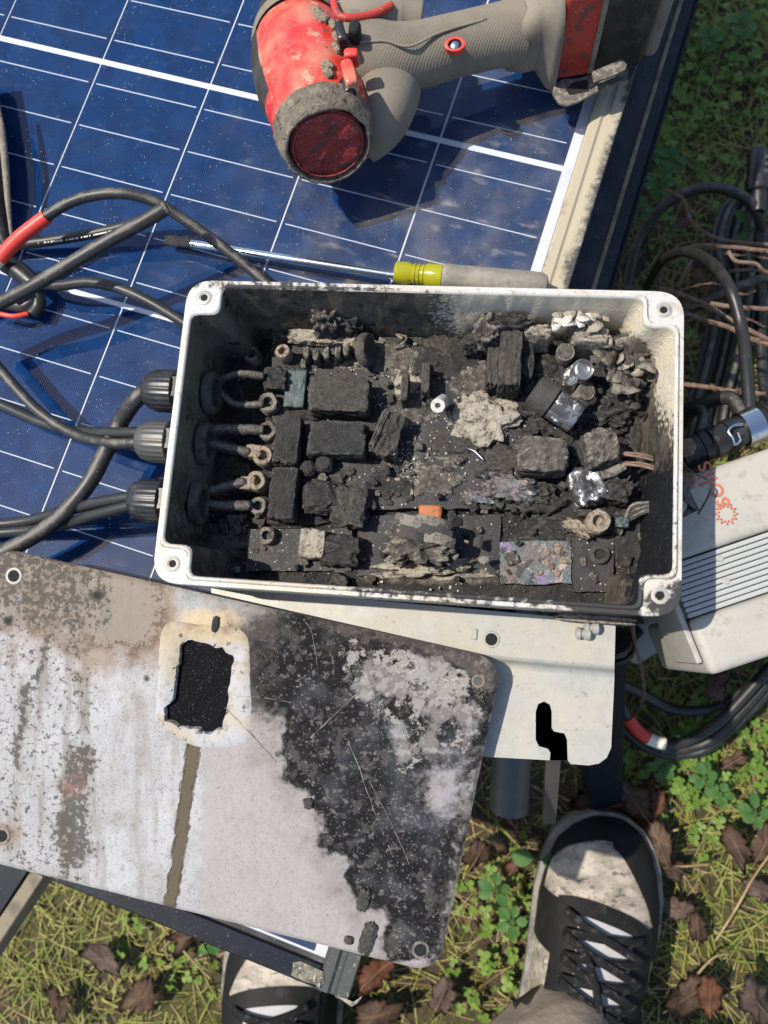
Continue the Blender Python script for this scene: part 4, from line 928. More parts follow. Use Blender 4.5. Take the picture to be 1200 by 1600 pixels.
def lid_attrs(bm):
    A = {k: [] for k in ('soot', 'flake', 'white', 'tan', 'cream', 'grime', 'pink', 'drip', 'haze', 'bluegrey', 'red', 'dripe', 'spot')}
    for v in bm.verts:
        x, y = pix(v.co); n1 = fbm((x * .02, y * .02, 1)); n2 = fbm((x * .05, y * .05, 5)); wx, wy = x + 14 * n1, y + 14 * n2
        db = pd(wx, wy, S_BLACK); df = pd(wx, wy, S_FLAKE)
        soft = 26 + 60 * ss(1130, 1020, y) * ss(560, 440, x) + 25 * ss(640, 700, x) * ss(1150, 1250, y)
        A['soot'].append(ss(soft, -soft, db) * (1 - .55 * ss(70, 0, math.hypot((x - 690) / .9, (y - 1235) / 1.4))) * (.86 + .35 * n1) if db < 90 else 0)
        A['haze'].append(ss(100, -5, db) * (.50 + .45 * ss(1160, 1020, y)) + .5 * math.exp(-((x - 400) / 40) ** 2 - ((y - 1060) / 60) ** 2))
        A['flake'].append((.55 + .25 * math.exp(-((x - 690) / 90) ** 2 - ((y - 1040) / 50) ** 2)) * ss(30, -35, df) * (1 + .25 * n1) + .25 * ss(30, 0, abs(y - 1480)) * ss(620, 660, x) - .12)
        A['white'].append(.62 * math.exp(-((x - 697) / 50) ** 2 - ((y - 1235) / 80) ** 2) + .5 * math.exp(-((x - 610) / 34) ** 2 - ((y - 1142) / 22) ** 2) + .4 * math.exp(-((x - 745) / 20) ** 2 - ((y - 1130) / 50) ** 2) + .6 * math.exp(-((x - 655) / 20) ** 2 - ((y - 1060) / 40) ** 2))
        A['bluegrey'].append(ss(5, -40, db) * (.45 + .5 * n1) * ss(1000, 1100, y))
        top = y - (880 + .21 * x)
        A['spot'].append(.95 * math.exp(-((x - 152) / 11) ** 2 - ((y - 930) / 8) ** 2) + .95 * math.exp(-((x - 13) / 8) ** 2 - ((y - 970) / 7) ** 2) + .8 * math.exp(-((x - 229) / 7) ** 2 - ((y - 1060) / 8) ** 2) + .5 * math.exp(-((x - 130) / 10) ** 2 - ((y - 972) / 7) ** 2) + .35 * ss(14, 0, top) * ss(200, 300, x))
        A['tan'].append(.82 * ss(230, 10, top + 60 * n1) * ss(320, 220, x) + .75 * math.exp(-((x - 430) / 60) ** 2 - ((y - 985) / 22) ** 2) + .6 * math.exp(-((x - 180) / 70) ** 2 - ((y - 960) / 60) ** 2) + .9 * math.exp(-((x - 8) / 30) ** 2 - ((y - 1305) / 24) ** 2))
        A['cream'].append(.95 * math.exp(-((x - 325) / 58) ** 2 - ((y - 972) / 26) ** 2) + .8 * math.exp(-((x - 735) / 38) ** 2 - ((y - 1052) / 12) ** 2) + .4 * math.exp(-((x - 385) / 30) ** 2 - ((y - 1000) / 40) ** 2))  # warm sunlit spots at window top and upper right corner, tinted into the paint
        A['grime'].append(.52 * ss(230, 120, x + 30 * n1) + .28 * ss(10, 0, pl(wx, wy, [(70, 1000), (62, 1060), (30, 1110), (20, 1200)])) + .32 * ss(40, 5, pl(wx, wy, [(130, 1190), (110, 1300), (112, 1340)])) - .02 + .2 * ss(110, 40, top) + .5 * math.exp(-((x - 152) / 14) ** 2 - ((y - 930) / 10) ** 2) + .5 * math.exp(-((x - 14) / 9) ** 2 - ((y - 970) / 8) ** 2) + .35 * math.exp(-((x - 228) / 10) ** 2 - ((y - 1060) / 10) ** 2) + .25 * ss(200, 320, x) * ss(420, 360, x) * ss(980, 930, y))
        A['red'].append(.6 * math.exp(-((x - 110) / 55) ** 2 - ((y - 1230) / 50) ** 2) + .4 * math.exp(-((x - 100) / 30) ** 2 - ((y - 1040) / 30) ** 2))
        A['pink'].append(ss(290, 340, x + 20 * n2) * .8 + .15)
        dd_ = pl(x + 4 * n2, y, [(304, 1150), (300, 1190), (288, 1260), (280, 1330), (266, 1410)]); A['dripe'].append(ss(4, 1, abs(dd_ - 9.5 + 2 * n1)) * .8)
        A['drip'].append(ss(11.5, 7, pl(x + 3 * n2, y, [(304, 1150), (300, 1190), (288, 1260), (280, 1330), (266, 1410)])))
    return A
bm = BM(); g = {}
for i in range(NU + 1):
    for j in range(NV + 1):
        u, v = LW * i / NU, LH * j / NV; d = rr_sdf(u, v)
        if d > .0014: continue
        if d > 0:                                    # pull the border onto the rounded outline
            for _ in range(4):
                e = 1e-5; gx = (rr_sdf(u + e, v) - rr_sdf(u - e, v)) / (2 * e); gy = (rr_sdf(u, v + e) - rr_sdf(u, v - e)) / (2 * e); dd = rr_sdf(u, v); u -= gx * dd; v -= gy * dd
        d = min(0, rr_sdf(u, v)); w = -.0016 * (1 - ss(0, .0022, -d)) + .00035 * fbm((u * 60, v * 60, 0))
        g[i, j] = (u, v, w)
def in_win(u, v):
    x, y = pix(lp(u, v)); return pd(x + 5 * fbm((x * .06, y * .06, 2)), y + 6 * fbm((x * .06, y * .06, 7)), WIN) < 0
hole = {k: in_win(q[0], q[1]) for k, q in g.items() if luv(230, 1000)[0] < q[0] < luv(390, 1000)[0]}
vt = {k: bm.verts.new(lp(*q)) for k, q in g.items() if not hole.get(k)}
for i in range(NU):
    for j in range(NV):
        ks = [(i, j), (i + 1, j), (i + 1, j + 1), (i, j + 1)]; f = [vt[k] for k in ks if k in vt]
        if len(f) >= 3:
            try: bm.faces.new(f)
            except ValueError: pass
A = lid_attrs(bm)
# skirt
be = [e for e in bm.edges if len(e.link_faces) == 1]
r = bmesh.ops.extrude_edge_only(bm, edges=be); nv_ = [q for q in r['geom'] if isinstance(q, bmesh.types.BMVert)]
for q in nv_: q.co -= ln * .0040
ext = len(bm.verts) - len(A['soot']); 
for k in A: A[k] = A[k] + [0.0] * ext
A['grime'][-ext:] = [.5] * ext
put('lid_plate', bm, M['lid'], lid, True, attrs=A)
# raised window surround
def ring_px(outer, h0, h1, n=120):
    return [lp(*luv(x, y), h) for (x, y), h in zip(outer, [h1] * len(outer))]
OUT = fillet([(250, 968), (390, 982), (394, 1166), (305, 1170), (241, 1128)], [30, 26, 34, 60, 22], 10)
cx, cy = 318, 1070
def rad_px(poly, n=140):
    out = []
    for i in range(n):
        t = 2 * math.pi * i / n; d = V(math.cos(t), math.sin(t)); lo, hi = 0, 400
        for _ in range(26):
            m_ = (lo + hi) / 2
            if pd(cx + d.x * m_, cy + d.y * m_, poly) < 0: lo = m_
            else: hi = m_
        out.append((cx + d.x * lo, cy + d.y * lo))
    return out
ro = rad_px(OUT); ri = rad_px(WIN); bm = BM()
def wave_in(k, amp): return [(x + amp * NZ.noise(V(x * .07, y * .07, k)) * (2.2 if y < 1040 or y > 1110 else .6), y + amp * NZ.noise(V(x * .07, y * .07, k + 9)) * (2.2 if y < 1040 or y > 1110 else .6)) for x, y in ri]
mix = lambda a, b, t: [(p[0] * (1 - t) + q[0] * t, p[1] * (1 - t) + q[1] * t) for p, q in zip(a, b)]
rj = wave_in(1, 4)
rings = [(ro, -.0002), (mix(ro, rj, .10), .0003), (mix(ro, rj, .3), .0004), (mix(ro, rj, .96), .0005), (rj, .0003), (mix(rj, [(cx, cy)] * len(rj), .03), -.004)]
RR = [[bm.verts.new(lp(*luv(x, y), h + .0002 * fbm((x * .05, y * .05, 3)))) for x, y in q] for q, h in rings]
for a, b in zip(RR, RR[1:]):
    for i in range(len(a)): bm.faces.new((a[i], a[(i + 1) % len(a)], b[(i + 1) % len(a)], b[i]))
ws = put('window_surround', bm, M['window_paint'], lid, True, attrs={'fade': [ss(1040, 975, pix(v.co)[1]) + .3 * ss(370, 395, pix(v.co)[0]) for v in bm.verts]})
bm = BM(); c0 = bm.verts.new(lp(*luv(cx, cy), -.003)); prev = None; first = None
loops = [mix([(cx, cy)] * len(ro), mix(ro, rj, .5), t) for t in (.15, .3, .45, .6, .75, .9, 1.0)]
LL = [[bm.verts.new(lp(*luv(x, y), -.0030 + .0005 * fbm((x * .03, y * .03, 6)))) for x, y in q] for q in loops]
for i in range(len(ro)): bm.faces.new((c0, LL[0][i], LL[0][(i + 1) % len(ro)]))
for a, b in zip(LL, LL[1:]):
    for i in range(len(a)): bm.faces.new((a[i], b[i], b[(i + 1) % len(a)], a[(i + 1) % len(a)]))
put('melted_window', bm, M['melted'], ws, 'full')
# bare scratches: thin broken slivers of paint lifted from the plate
rr = random.Random(9)
M['scratch'] = mat('bare_scratch', (.17, .155, .135), .6, 0, layers=[dict(s=400, lo=.48, hi=.62, c=(.07, .065, .06), a=.9)])
for q in scr:
    pp = spline([lp(*luv(x, y), .0005) for x, y in q], 14); bm = BM(); prev = None
    for i, p in enumerate(pp):
        if rr.random() < .05: prev = None; continue
        d = (pp[min(i + 1, len(pp) - 1)] - pp[max(0, i - 1)]).normalized(); sd_ = ln.cross(d) * .00045 * (.15 + abs(NZ.noise(p * 120))) * rr.uniform(.6, 1.4); p = p + ln.cross(d) * .0004 * fbm(p, 200); cur = (bm.verts.new(p - sd_), bm.verts.new(p + sd_))
        if prev: bm.faces.new((prev[0], prev[1], cur[1], cur[0]))
        prev = cur
    put('scratch_mark', bm, M['scratch'], lid, False)
# charred crumbs along the soot edge, screw holes in the corners
for px, py, w, h, rz in ((568, 1405, 18, 34, 0), (575, 1465, 22, 50, -5), (545, 1468, 14, 12, 0), (482, 1255, 14, 16, 20), (337, 975, 10, 22, 5)):
    c = lp(*luv(px, py), .0004); s = mpp(px, py, .03); bm = BM(); a_lump(bm, c, (w * s, h * s, .0022), n=8, amp=.4, fs=2.5, rnd=.7, seed=px, R=Matrix((lu, lv, ln)).transposed() @ Matrix.Rotation(math.radians(rz), 3, 'Z')); put('char_crust', bm, M['char_brown'] if py > 1000 else M['char'], lid, 'full')
for px, py, m in ((22, 900, 'zinc'), (747, 1064, 'lid'), (657, 1484, 'char_ash'), (3, 1306, 'stud')):
    c = lp(*luv(px, py)); bm = BM(); k_ = .72 if m == 'lid' else .95; a_lathe(bm, c, ln, [(-.001, .0050 * k_), (.0004, .0048 * k_), (.0006, .0042 * k_), (.0005, .0034 * k_), (-.001, .0030 * k_)], 24, cap=False)
    b = put('screw_boss', bm, M[m if m != 'lid' else 'wood_edge'], lid)
    bm = BM(); a_lathe(bm, c, ln, [(-.002, .0032 * k_), (.0003, .0032 * k_)], 18); put('screw_hole', bm, M['dark_hole'] if m != 'lid' else M['pipe'], b)

# ================================================================== MOUNTING BRACKET
br = thing('mounting_bracket', 'zinc sheet bracket with an open keyhole slot under the burnt box', 'bracket', U(870, 1080, .006))
def pxy(pts, h): return [tuple(U(x, y, h)[:2]) for x, y in pts]
HU, HL = .0130, .0045
bm = BM(); a_prism(bm, fillet(pxy([(330, 915), (962, 972), (960, 1040), (330, 985)], HU), 0), P + HU, P + HU - .0018); put('upper_flange', bm, M['zinc'], br)
# bend from the flange down to the plate
bm = BM(); prof = [(0, HU), (4, HU - .0004), (7, HU - .002), (9, HU - .0045), (12, HL + .0015), (17, HL + .0002), (20, HL)]
L0, R0 = (330, 985), (960, 1040); rows = []
for d, h in prof: rows.append([bm.verts.new(U(a[0], a[1] + d, h)) for a in (L0, ((L0[0] + R0[0]) / 2, (L0[1] + R0[1]) / 2), (R0[0] - .0, R0[1]))])
for a, b in zip(rows, rows[1:]):
    for i in range(2): bm.faces.new((a[i], b[i], b[i + 1], a[i + 1]))
put('bend', bm, M['zinc'], br, 'full')
low = [(330, 1005), (960, 1060), (955, 1168), (948, 1184), (936, 1193), (920, 1196), (892, 1194), (887, 1188), (886, 1156), (882, 1146), (866, 1143), (862, 1138), (862, 1112), (859, 1101), (850, 1096), (841, 1100), (837, 1112), (837, 1156), (842, 1166), (856, 1170), (860, 1176), (859, 1188), (500, 1168), (330, 1160)]
bm = BM(); a_prism(bm, pxy(low, HL), P + HL, P + HL - .002); put('slotted_plate', bm, M['zinc'], br)
c = U(768, 999, HU); bm = BM(); a_lathe(bm, c, (0, 0, 1), [(-.0002, .0046), (.0008, .0042), (.0008, .0034), (-.0002, .0030)], 24, cap=False); hr = put('hole_rim', bm, M['zinc'], br)
bm = BM(); a_lathe(bm, c, (0, 0, 1), [(-.001, .0031), (.0003, .0031)], 20); put('hole', bm, M['dark_hole'], hr)
c = U(741, 991, HU); bm = BM(); a_box(bm, c + V(0, 0, .0004), (.003, .006, .0012), BA, bev=.0004); put('pressed_tab', bm, M['zinc'], br)
for px, py in ((925, 981), (912, 990)):
    c = U(px, py, HU + .004); bm = BM(); a_lathe(bm, c - BX * .0042, BX, [(0, .002), (.0008, .0032), (.0022, .0032), (.003, .0021), (.0040, .0021), (.0048, .0033), (.0072, .0033), (.0082, .002)], 16)
    tag(put('screw', bm, M['zinc']), 'steel screw with washers lying by the box corner, ' + ('upper one' if py < 985 else 'lower one'), 'screw', 'screws by the box corner')
lump('rust_scale', 930, 967, 110, 12, .018, .006, 'stud', parent=None, amp=.4, n=10, label='rusty scale along the lower edge of the box corner', cat='rust')

# ================================================================== IMPACT DRIVER
hd0 = U(512, 226, .058); nose = U(452, 5, .026)
ax = (nose - hd0).normalized()
dr = thing('impact_driver', 'muddy red and grey cordless impact driver lying at the top of the panel', 'impact driver', V(hd0.x, hd0.y, P))
up_ = V(.75, .1, .65)
prof = [(0.000, .0225), (.004, .0252), (.012, .0270), (.030, .0292), (.055, .0300), (.072, .0285), (.085, .0250), (.094, .0200), (.100, .016)]
def bulge(d, t): return 1 + .03 * math.cos(2 * t) + .012 * fbm((d * 60, math.cos(t), math.sin(t)), 1)
HX = hd0 + ax * .012
bm = BM(); a_lathe(bm, HX, ax, prof, 64, fn=bulge); put('motor_housing', bm, M['red_body'], dr)
# black nose cone and its grey ring
bm = BM(); a_lathe(bm, HX + ax * .088, ax, [(0, .0252), (.003, .0260), (.010, .0235), (.024, .019), (.034, .017), (.040, .012), (.055, .0085)], 40); nc = put('nose_cone', bm, M['batt_black'], dr)
bm = BM(); a_lathe(bm, HX + ax * .078, ax, [(0, .0280), (.002, .0290), (.008, .0274), (.010, .0256)], 48, cap=False); put('nose_ring', bm, M['grip'], dr)
# muddy rear cap: ring, recessed red disc
bm = BM(); a_lathe(bm, hd0 + ax * .016, -ax, [(.002, .0262), (.003, .0276), (.007, .0274), (.012, .0265), (.0165, .0250), (.0185, .0238), (.0185, .0226), (.0150, .0216), (.012, .0212)], 120, cap=False, fn=lambda d, t: 1 + .05 * fbm((d * 140, math.cos(t) * 3.2, math.sin(t) * 3.2), 1))
put('rear_bumper', bm, M['mud_dark'], dr, 'full')
bm = BM(); rings = []
F = frame_of(-ax)
for r_ in (.0, .004, .008, .012, .016, .0188, .0208):
    ring = []
    for i in range(60 if r_ else 1):
        t = 2 * math.pi * i / 60; x, y = r_ * math.cos(t), r_ * math.sin(t); z = .0012 * fbm((x * 140, y * 140, 2)) + (.0016 if r_ < .0195 else 0) + (.0008 if x > .009 else 0)
        ring.append(bm.verts.new(hd0 + F @ V(x, y, z - .0005)))
    rings.append(ring)
for i in range(60): bm.faces.new((rings[0][0], rings[1][i], rings[1][(i + 1) % 60]))
for a, b in zip(rings[1:], rings[2:]):
    for i in range(60): bm.faces.new((a[i], b[i], b[(i + 1) % 60], a[(i + 1) % 60]))
put('rear_disc', bm, M['cap_red'], dr, 'full')
for r_ in (.0195,):
    bm = BM(); a_tube(bm, [hd0 + F @ V(r_ * math.cos(2 * math.pi * k / 40), r_ * math.sin(2 * math.pi * k / 40), .0016) for k in range(41)], .0006, 6, 1, cap=False); put('disc_ring', bm, M['cap_red'], dr, 'full')
# screws on the rear bumper
for px, py, h in ((549, 156, .076),):
    c = U(px, py, h); bm = BM(); a_lathe(bm, c + ax * .004, -ax, [(-.010, .0040), (-.001, .0040), (.000, .0034), (.000, .0022), (-.002, .0018), (-.002, .0002)], 18); put('bumper_screw', bm, M['plastic_black'], dr)
# red seam line and rib blocks on the housing
bm = BM()
for k in range(24):
    pass
Fh = frame_of(ax)
def on_head(d, t, off=0):
    r = np.interp(d, [p[0] for p in prof], [p[1] for p in prof]) * bulge(d, t) + off
    return HX + Fh @ V(r * math.cos(t), r * math.sin(t), d)
def head_angle(px, py, d):
    best = min((abs(pix(on_head(d, i * .02))[0] - px) + abs(pix(on_head(d, i * .02))[1] - py), i * .02) for i in range(314)); return best[1]
bm.free()
def hpatch(name, d0, d1, t0, t1, off, m, n=24, k=16):
    bm = BM(); g_ = [[bm.verts.new(on_head(d0 + (d1 - d0) * i / n, t0 + (t1 - t0) * j / k, off * min(1, 4 * min(i, n - i, j, k - j) / min(n, k)) - .0002)) for j in range(k + 1)] for i in range(n + 1)]
    for i in range(n):
        for j in range(k): bm.faces.new((g_[i][j], g_[i + 1][j], g_[i + 1][j + 1], g_[i][j + 1]))
    bmesh.ops.recalc_face_normals(bm, faces=bm.faces); return put(name, bm, M[m], dr, 'full')
def t_of(px, py, d): return min(((pix(on_head(d, i * .01))[0] - px) ** 2 + (pix(on_head(d, i * .01))[1] - py) ** 2 + (0 if on_head(d, i * .01).z > P + .02 else 1e7), i * .01) for i in range(629))[1]
tl_ = t_of(392, 90, .05); tr_ = t_of(540, 70, .05); print('head angles', tl_, tr_)
sgn = 1 if ((tr_ - tl_) % 6.2832) < 3.1416 else -1
hpatch('black_overmould', .02, .088, tl_ - sgn * .75, tl_ + sgn * .10, .0016, 'batt_black')
hpatch('raised_panel', .026, .070, tl_ + sgn * .45, tl_ + sgn * 1.15, .0011, 'red_body')
for k in range(4): hpatch('vent_slot', .022 + .006 * k, .0245 + .006 * k, tl_ + sgn * 1.75, tl_ + sgn * 2.15, .0006, 'dark_hole', 8, 8)
seam = []
for px in range(448, 532, 6):
    py = 172 - (px - 448) * .36
    b = min(((pix(on_head(d, t))[0] - px) ** 2 + (pix(on_head(d, t))[1] - py) ** 2 + (0 if on_head(d, t).z > P + .03 else 1e6), d, t) for d in np.linspace(0, .05, 11) for t in np.linspace(0, 6.28, 90))
    seam.append(on_head(b[1], b[2], .0005))
bm = BM(); a_tube(bm, seam, .0016, 8, 4); put('red_trim', bm, M['red_sleeve'], dr, 'full')
# mud cakes on the housing
for i, (px, py, w) in enumerate(((505, 30, 26), (520, 45, 22), (528, 62, 18), (525, 80, 20), (512, 100, 22), (515, 112, 18), (497, 20, 20), (535, 20, 18), (440, 235, 26), (432, 255, 18), (446, 262, 16))):
    b = min(((pix(on_head(d, t))[0] - px) ** 2 + (pix(on_head(d, t))[1] - py) ** 2 + (0 if on_head(d, t).z > P + .035 else 1e6), d, t) for d in np.linspace(0, .1, 21) for t in np.linspace(0, 6.28, 90))
    c = on_head(b[1], b[2], .0002); s = .40 / 1200; bm = BM(); a_lump(bm, c, (w * s, w * s * .8, .004), n=9, amp=.5, fs=2.5, rnd=.8, seed=i, R=frame_of(c - (HX + ax * b[1]))); put('mud_cake', bm, M['mud'], dr, 'full')
# the handle: swept oval, thicker at both ends
hp = [U(548, 85, .050), U(600, 95, .050), U(650, 88, .048), U(710, 72, .046), U(770, 58, .044), U(812, 50, .042)]
bm = BM(); a_tube(bm, hp, [.0215, .0190, .0165, .0156, .0156, .0165], 48, 10, sx=1.0, sy=1.12); put('grip', bm, M['grip_text'], dr, 'full')
# neck of plain rubber joining head and handle, running down behind the bumper
bm = BM(); a_tube(bm, [U(560, 230, .030), U(590, 190, .036), U(604, 140, .042), U(590, 92, .048)], [.012, .017, .020, .022], 36, 8); put('rear_neck', bm, M['grip'], dr, 'full')
bm = BM(); a_tube(bm, [U(530, 25, .060), U(570, 30, .058), U(620, 26, .052), (U(660, 30, .050))], [.010, .012, .013, .010], 24, 8); put('upper_neck', bm, M['grip'], dr, 'full')
# trigger corner: red collar, black selector, notch
bm = BM(); a_tube(bm, [U(520, -5, .070), U(528, 22, .074), U(548, 28, .074), U(585, 22, .070), U(612, 8, .066)], .0021, 10, 8); put('red_collar', bm, M['batt_red'], dr, 'full')
for px, py, w, h, rz, m, nm in ((532, 48, 14, 34, -12, 'plastic_black', 'selector_button'), (553, 42, 16, 22, 10, 'dark_hole', 'trigger_gap'), (545, 112, 20, 44, -14, 'red_body', 'red_rib'), (548, 82, 22, 14, 0, 'red_sleeve', 'red_rib')):
    c = U(px, py, .081); s = mpp(px, py, .081); bm = BM(); a_lump(bm, c - V(0, 0, .004), (w * s, h * s, .010), n=6, amp=.08, rnd=.25, seed=px, rz=math.radians(-rz)); put(nm, bm, M[m], dr, 'full')
# handle screw in its red recess
def on_top(px, py, h): return U(px, py, h)
c = U(711, 71, .0635); bm = BM(); a_lathe(bm, c, (0, -.25, 1), [(-.003, .0048), (.0016, .0048), (.0018, .0042), (.0016, .0034), (-.001, .0032)], 24, sx=.8, sy=1.15, cap=False); sr = put('screw_recess', bm, M['red_sleeve'], dr)
bm = BM(); a_lathe(bm, c, (0, -.25, 1), [(-.002, .0036), (.0002, .0036)], 20, sx=.8, sy=1.15); put('recess_floor', bm, M['dark_hole'], sr)
bm = BM(); a_lathe(bm, c + V(0, -.0006, 0), (0, -.25, 1), [(-.001, .0022), (.0013, .0022), (.0017, .0012)], 14); put('handle_screw', bm, M['steel'], sr)
# ridge line along the grip
bm = BM(); a_tube(bm, [U(548, 68, .072), U(600, 64, .0705), U(640, 72, .068), U(690, 50, .065), U(760, 30, .0615)], .0008, 6, 8); put('grip_line', bm, M['grip'], dr, 'full')
# flared foot, battery
hx = (U(1000, 18, .04) - U(860, 40, .04)).normalized(); hy = V(-hx.y, hx.x, 0)
def foot(u, v, z): return U(822, 48, .04) + hx * u + hy * v + V(0, 0, z - .04)
bm = BM(); secs = [(-.012, .017, .018, .040), (-.002, .019, .020, .040), (.006, .026, .027, .040), (.012, .034, .036, .040), (.016, .0375, .0375, .040), (.0165, .036, .036, .040)]
rings = []
for u, a, b_, zc in secs:
    ring = []
    for i in range(40):
        t = 2 * math.pi * i / 40; cx_, sx_ = math.cos(t), math.sin(t); e = .55
        ring.append(bm.verts.new(foot(u, math.copysign(abs(cx_) ** e, cx_) * a * 1.0 + (.013 if u > .004 else .002), zc + math.copysign(abs(sx_) ** e, sx_) * b_)))
    rings.append(ring)
for a, b in zip(rings, rings[1:]):
    for i in range(40): bm.faces.new((a[i], a[(i + 1) % 40], b[(i + 1) % 40], b[i]))
bm.faces.new(rings[0][::-1]); bm.faces.new(rings[-1])
put('foot_flare', bm, M['grip'], dr, 'full')
def blk(name, u0, u1, v0, v1, z0, z1, m, bev=.003, parent=dr):
    R = Matrix((hx, hy, V(0, 0, 1))).transposed(); bm = BM(); a_box(bm, foot((u0 + u1) / 2, (v0 + v1) / 2, (z0 + z1) / 2), (u1 - u0, v1 - v0, z1 - z0), R=R, bev=bev, seg=3); return put(name, bm, M[m], parent)
rb = blk('battery_rail', .0162, .037, -.016, .080, .016, .076, 'batt_red')
for u, v in ((.0205, .006), (.0305, .010)): blk('latch_slot', u - .003, u + .003, v - .006, v + .006, .072, .0767, 'dark_hole', .0003, rb)
blk('mud_seam', .0365, .040, -.0155, .080, .016, .0755, 'mud', .001)
bt = blk('battery_pack', .0395, .070, -.012, .082, .012, .077, 'batt_black', .004)
for u in (.048, .056, .0615): blk('pack_rib', u, u + .0012, -.010, .080, .07, .0778, 'batt_black', .0004, bt)
blk('pack_end', .0698, .080, -.008, .080, .012, .072, 'grip', .005)
# belt clip
cl = [foot(.050, -.030, .030), foot(.052, -.047, .028), foot(.046, -.055, .026), foot(.030, -.056, .024), foot(.014, -.057, .024)]
bm = BM(); a_tube(bm, cl, .0012, 10, 6, sx=1, sy=6.0, up=(0, 1, 0)); 
bm.free()
cpl = [(866, 132), (880, 124), (905, 122), (918, 118), (950, 112), (975, 100), (983, 110), (978, 124), (945, 136), (905, 158), (885, 165), (872, 160), (863, 146)]
bm = BM(); a_prism(bm, fillet(pxy(cpl, .020), .0015), P + .020, P + .0185); cp = put('belt_clip', bm, M['clip_steel'], dr)
cpl2 = [(884, 140), (896, 128), (918, 124), (920, 142), (890, 148)]
bm = BM(); a_prism(bm, pxy(cpl2, .0204), P + .0204, P + .0200); put('clip_window', bm, M['dark_hole'], cp)
bm = BM(); a_prism(bm, fillet(pxy([(925, 112), (972, 92), (980, 102), (975, 110), (958, 118), (928, 128)], .030), .001), P + .030, P + .0285); put('clip_fold', bm, M['clip_steel'], cp)

# ================================================================== SCREWDRIVER
sdv = thing('screwdriver', 'flat blade screwdriver with yellow collar and grey grip above the box', 'screwdriver', U(560, 410, .002))
a0, a1 = U(300, 381, .006), U(620, 431, .011); ax2 = (a1 - a0).normalized()
bm = BM(); a_tube(bm, [a0, a1], .0026, 20, 1); put('shaft', bm, M['chrome'], sdv)
bm = BM(); side = V(-ax2.y, ax2.x, 0).normalized(); tip = U(258, 374, .0035)
pts = [(tip, .0030, .0006), (tip + ax2 * .006, .0036, .0011), (tip + ax2 * .012, .0032, .0018), (a0 + ax2 * .002, .0026, .0026)]
rings = [[bm.verts.new(p + side * w * math.copysign(abs(math.cos(t)) ** .6, math.cos(t)) + V(0, 0, 1) * h * math.sin(t)) for t in [2 * math.pi * i / 16 for i in range(16)]] for p, w, h in pts]
for a, b in zip(rings, rings[1:]):
    for i in range(16): bm.faces.new((a[i], b[i], b[(i + 1) % 16], a[(i + 1) % 16]))
bm.faces.new(rings[0])
put('blade', bm, M['char'], sdv)
def sx(px): return U(px, 0, 0) 
h1, h2 = U(616, 425, .013), U(690, 434, .013); hx2 = (U(850, 447, .013) - h1).normalized(); L1 = (h2 - h1).length; L2 = (U(856, 447, .013) - h1).length
bm = BM(); a_lathe(bm, h1, hx2, [(0, .0045), (.0008, .0062), (L1 * .30, .0066), (L1 * .36, .0055), (L1 * .62, .0055), (L1 * .70, .0068), (L1, .0068)], 28); yc = put('yellow_collar', bm, M['yellow_clear'], sdv)
for k in range(3):
    bm = BM(); a_lathe(bm, h1 + hx2 * (L1 * (.40 + .09 * k)), hx2, [(0, .0052), (.0004, .0062), (.0012, .0062), (.0016, .0052)], 24, cap=False); put('collar_ring', bm, M['yellow_clear'], yc)
bm = BM(); a_lathe(bm, h1 + hx2 * L1, hx2, [(0, .0060), (.0006, .0072), (.004, .0078), (.006, .0074), (L2 - L1 - .012, .0078), (L2 - L1 - .004, .0074), (L2 - L1 - .001, .0060), (L2 - L1, .003)], 36, fn=lambda d, t: 1 - .06 * (math.cos(6 * t) > .55) * (.005 < d < L2 - L1 - .006)); put('grip', bm, M['screw_grip'], sdv)

# ================================================================== CABLES ON THE LEFT
def cable(label, pts, r, m='rubber', n=14, name='cable', group='black cables on the solar panel', k=8):
    t = thing(name, label, 'cable', U(*pts[0]) - V(0, 0, .003), group)
    bm = BM(); a_tube(bm, [U(*p) for p in pts], r, n, k); put('sheath', bm, M[m], t, 'full'); return t
c1 = cable('black cable with a red sleeve arching over the panel to the box', [(-60, 470, .016), (-8, 412, .022), (30, 372, .028), (70, 340, .032), (120, 312, .036), (180, 302, .038), (235, 312, .034), (290, 345, .026), (350, 388, .018), (425, 450, .010), (470, 500, .006)], .0033, 'rubber_dusty')
bm = BM(); a_tube(bm, [U(0, 404, .0232), U(30, 372, .028), U(73, 338.5, .0322)], .0043, 18, 8); put('red_sleeve', bm, M['red_sleeve'], c1)
bm = BM(); a_tube(bm, [U(-40, 449, .018), U(-20, 424, .021), U(2, 402, .0234)], .0040, 18, 6); put('white_sleeve', bm, M['white_sleeve'], c1)
cable('black printed cable passing under the cut cable', [(-40, 395, .006), (20, 384, .006), (80, 376, .008), (150, 364, .012), (205, 350, .016), (262, 322, .022)], .0032)
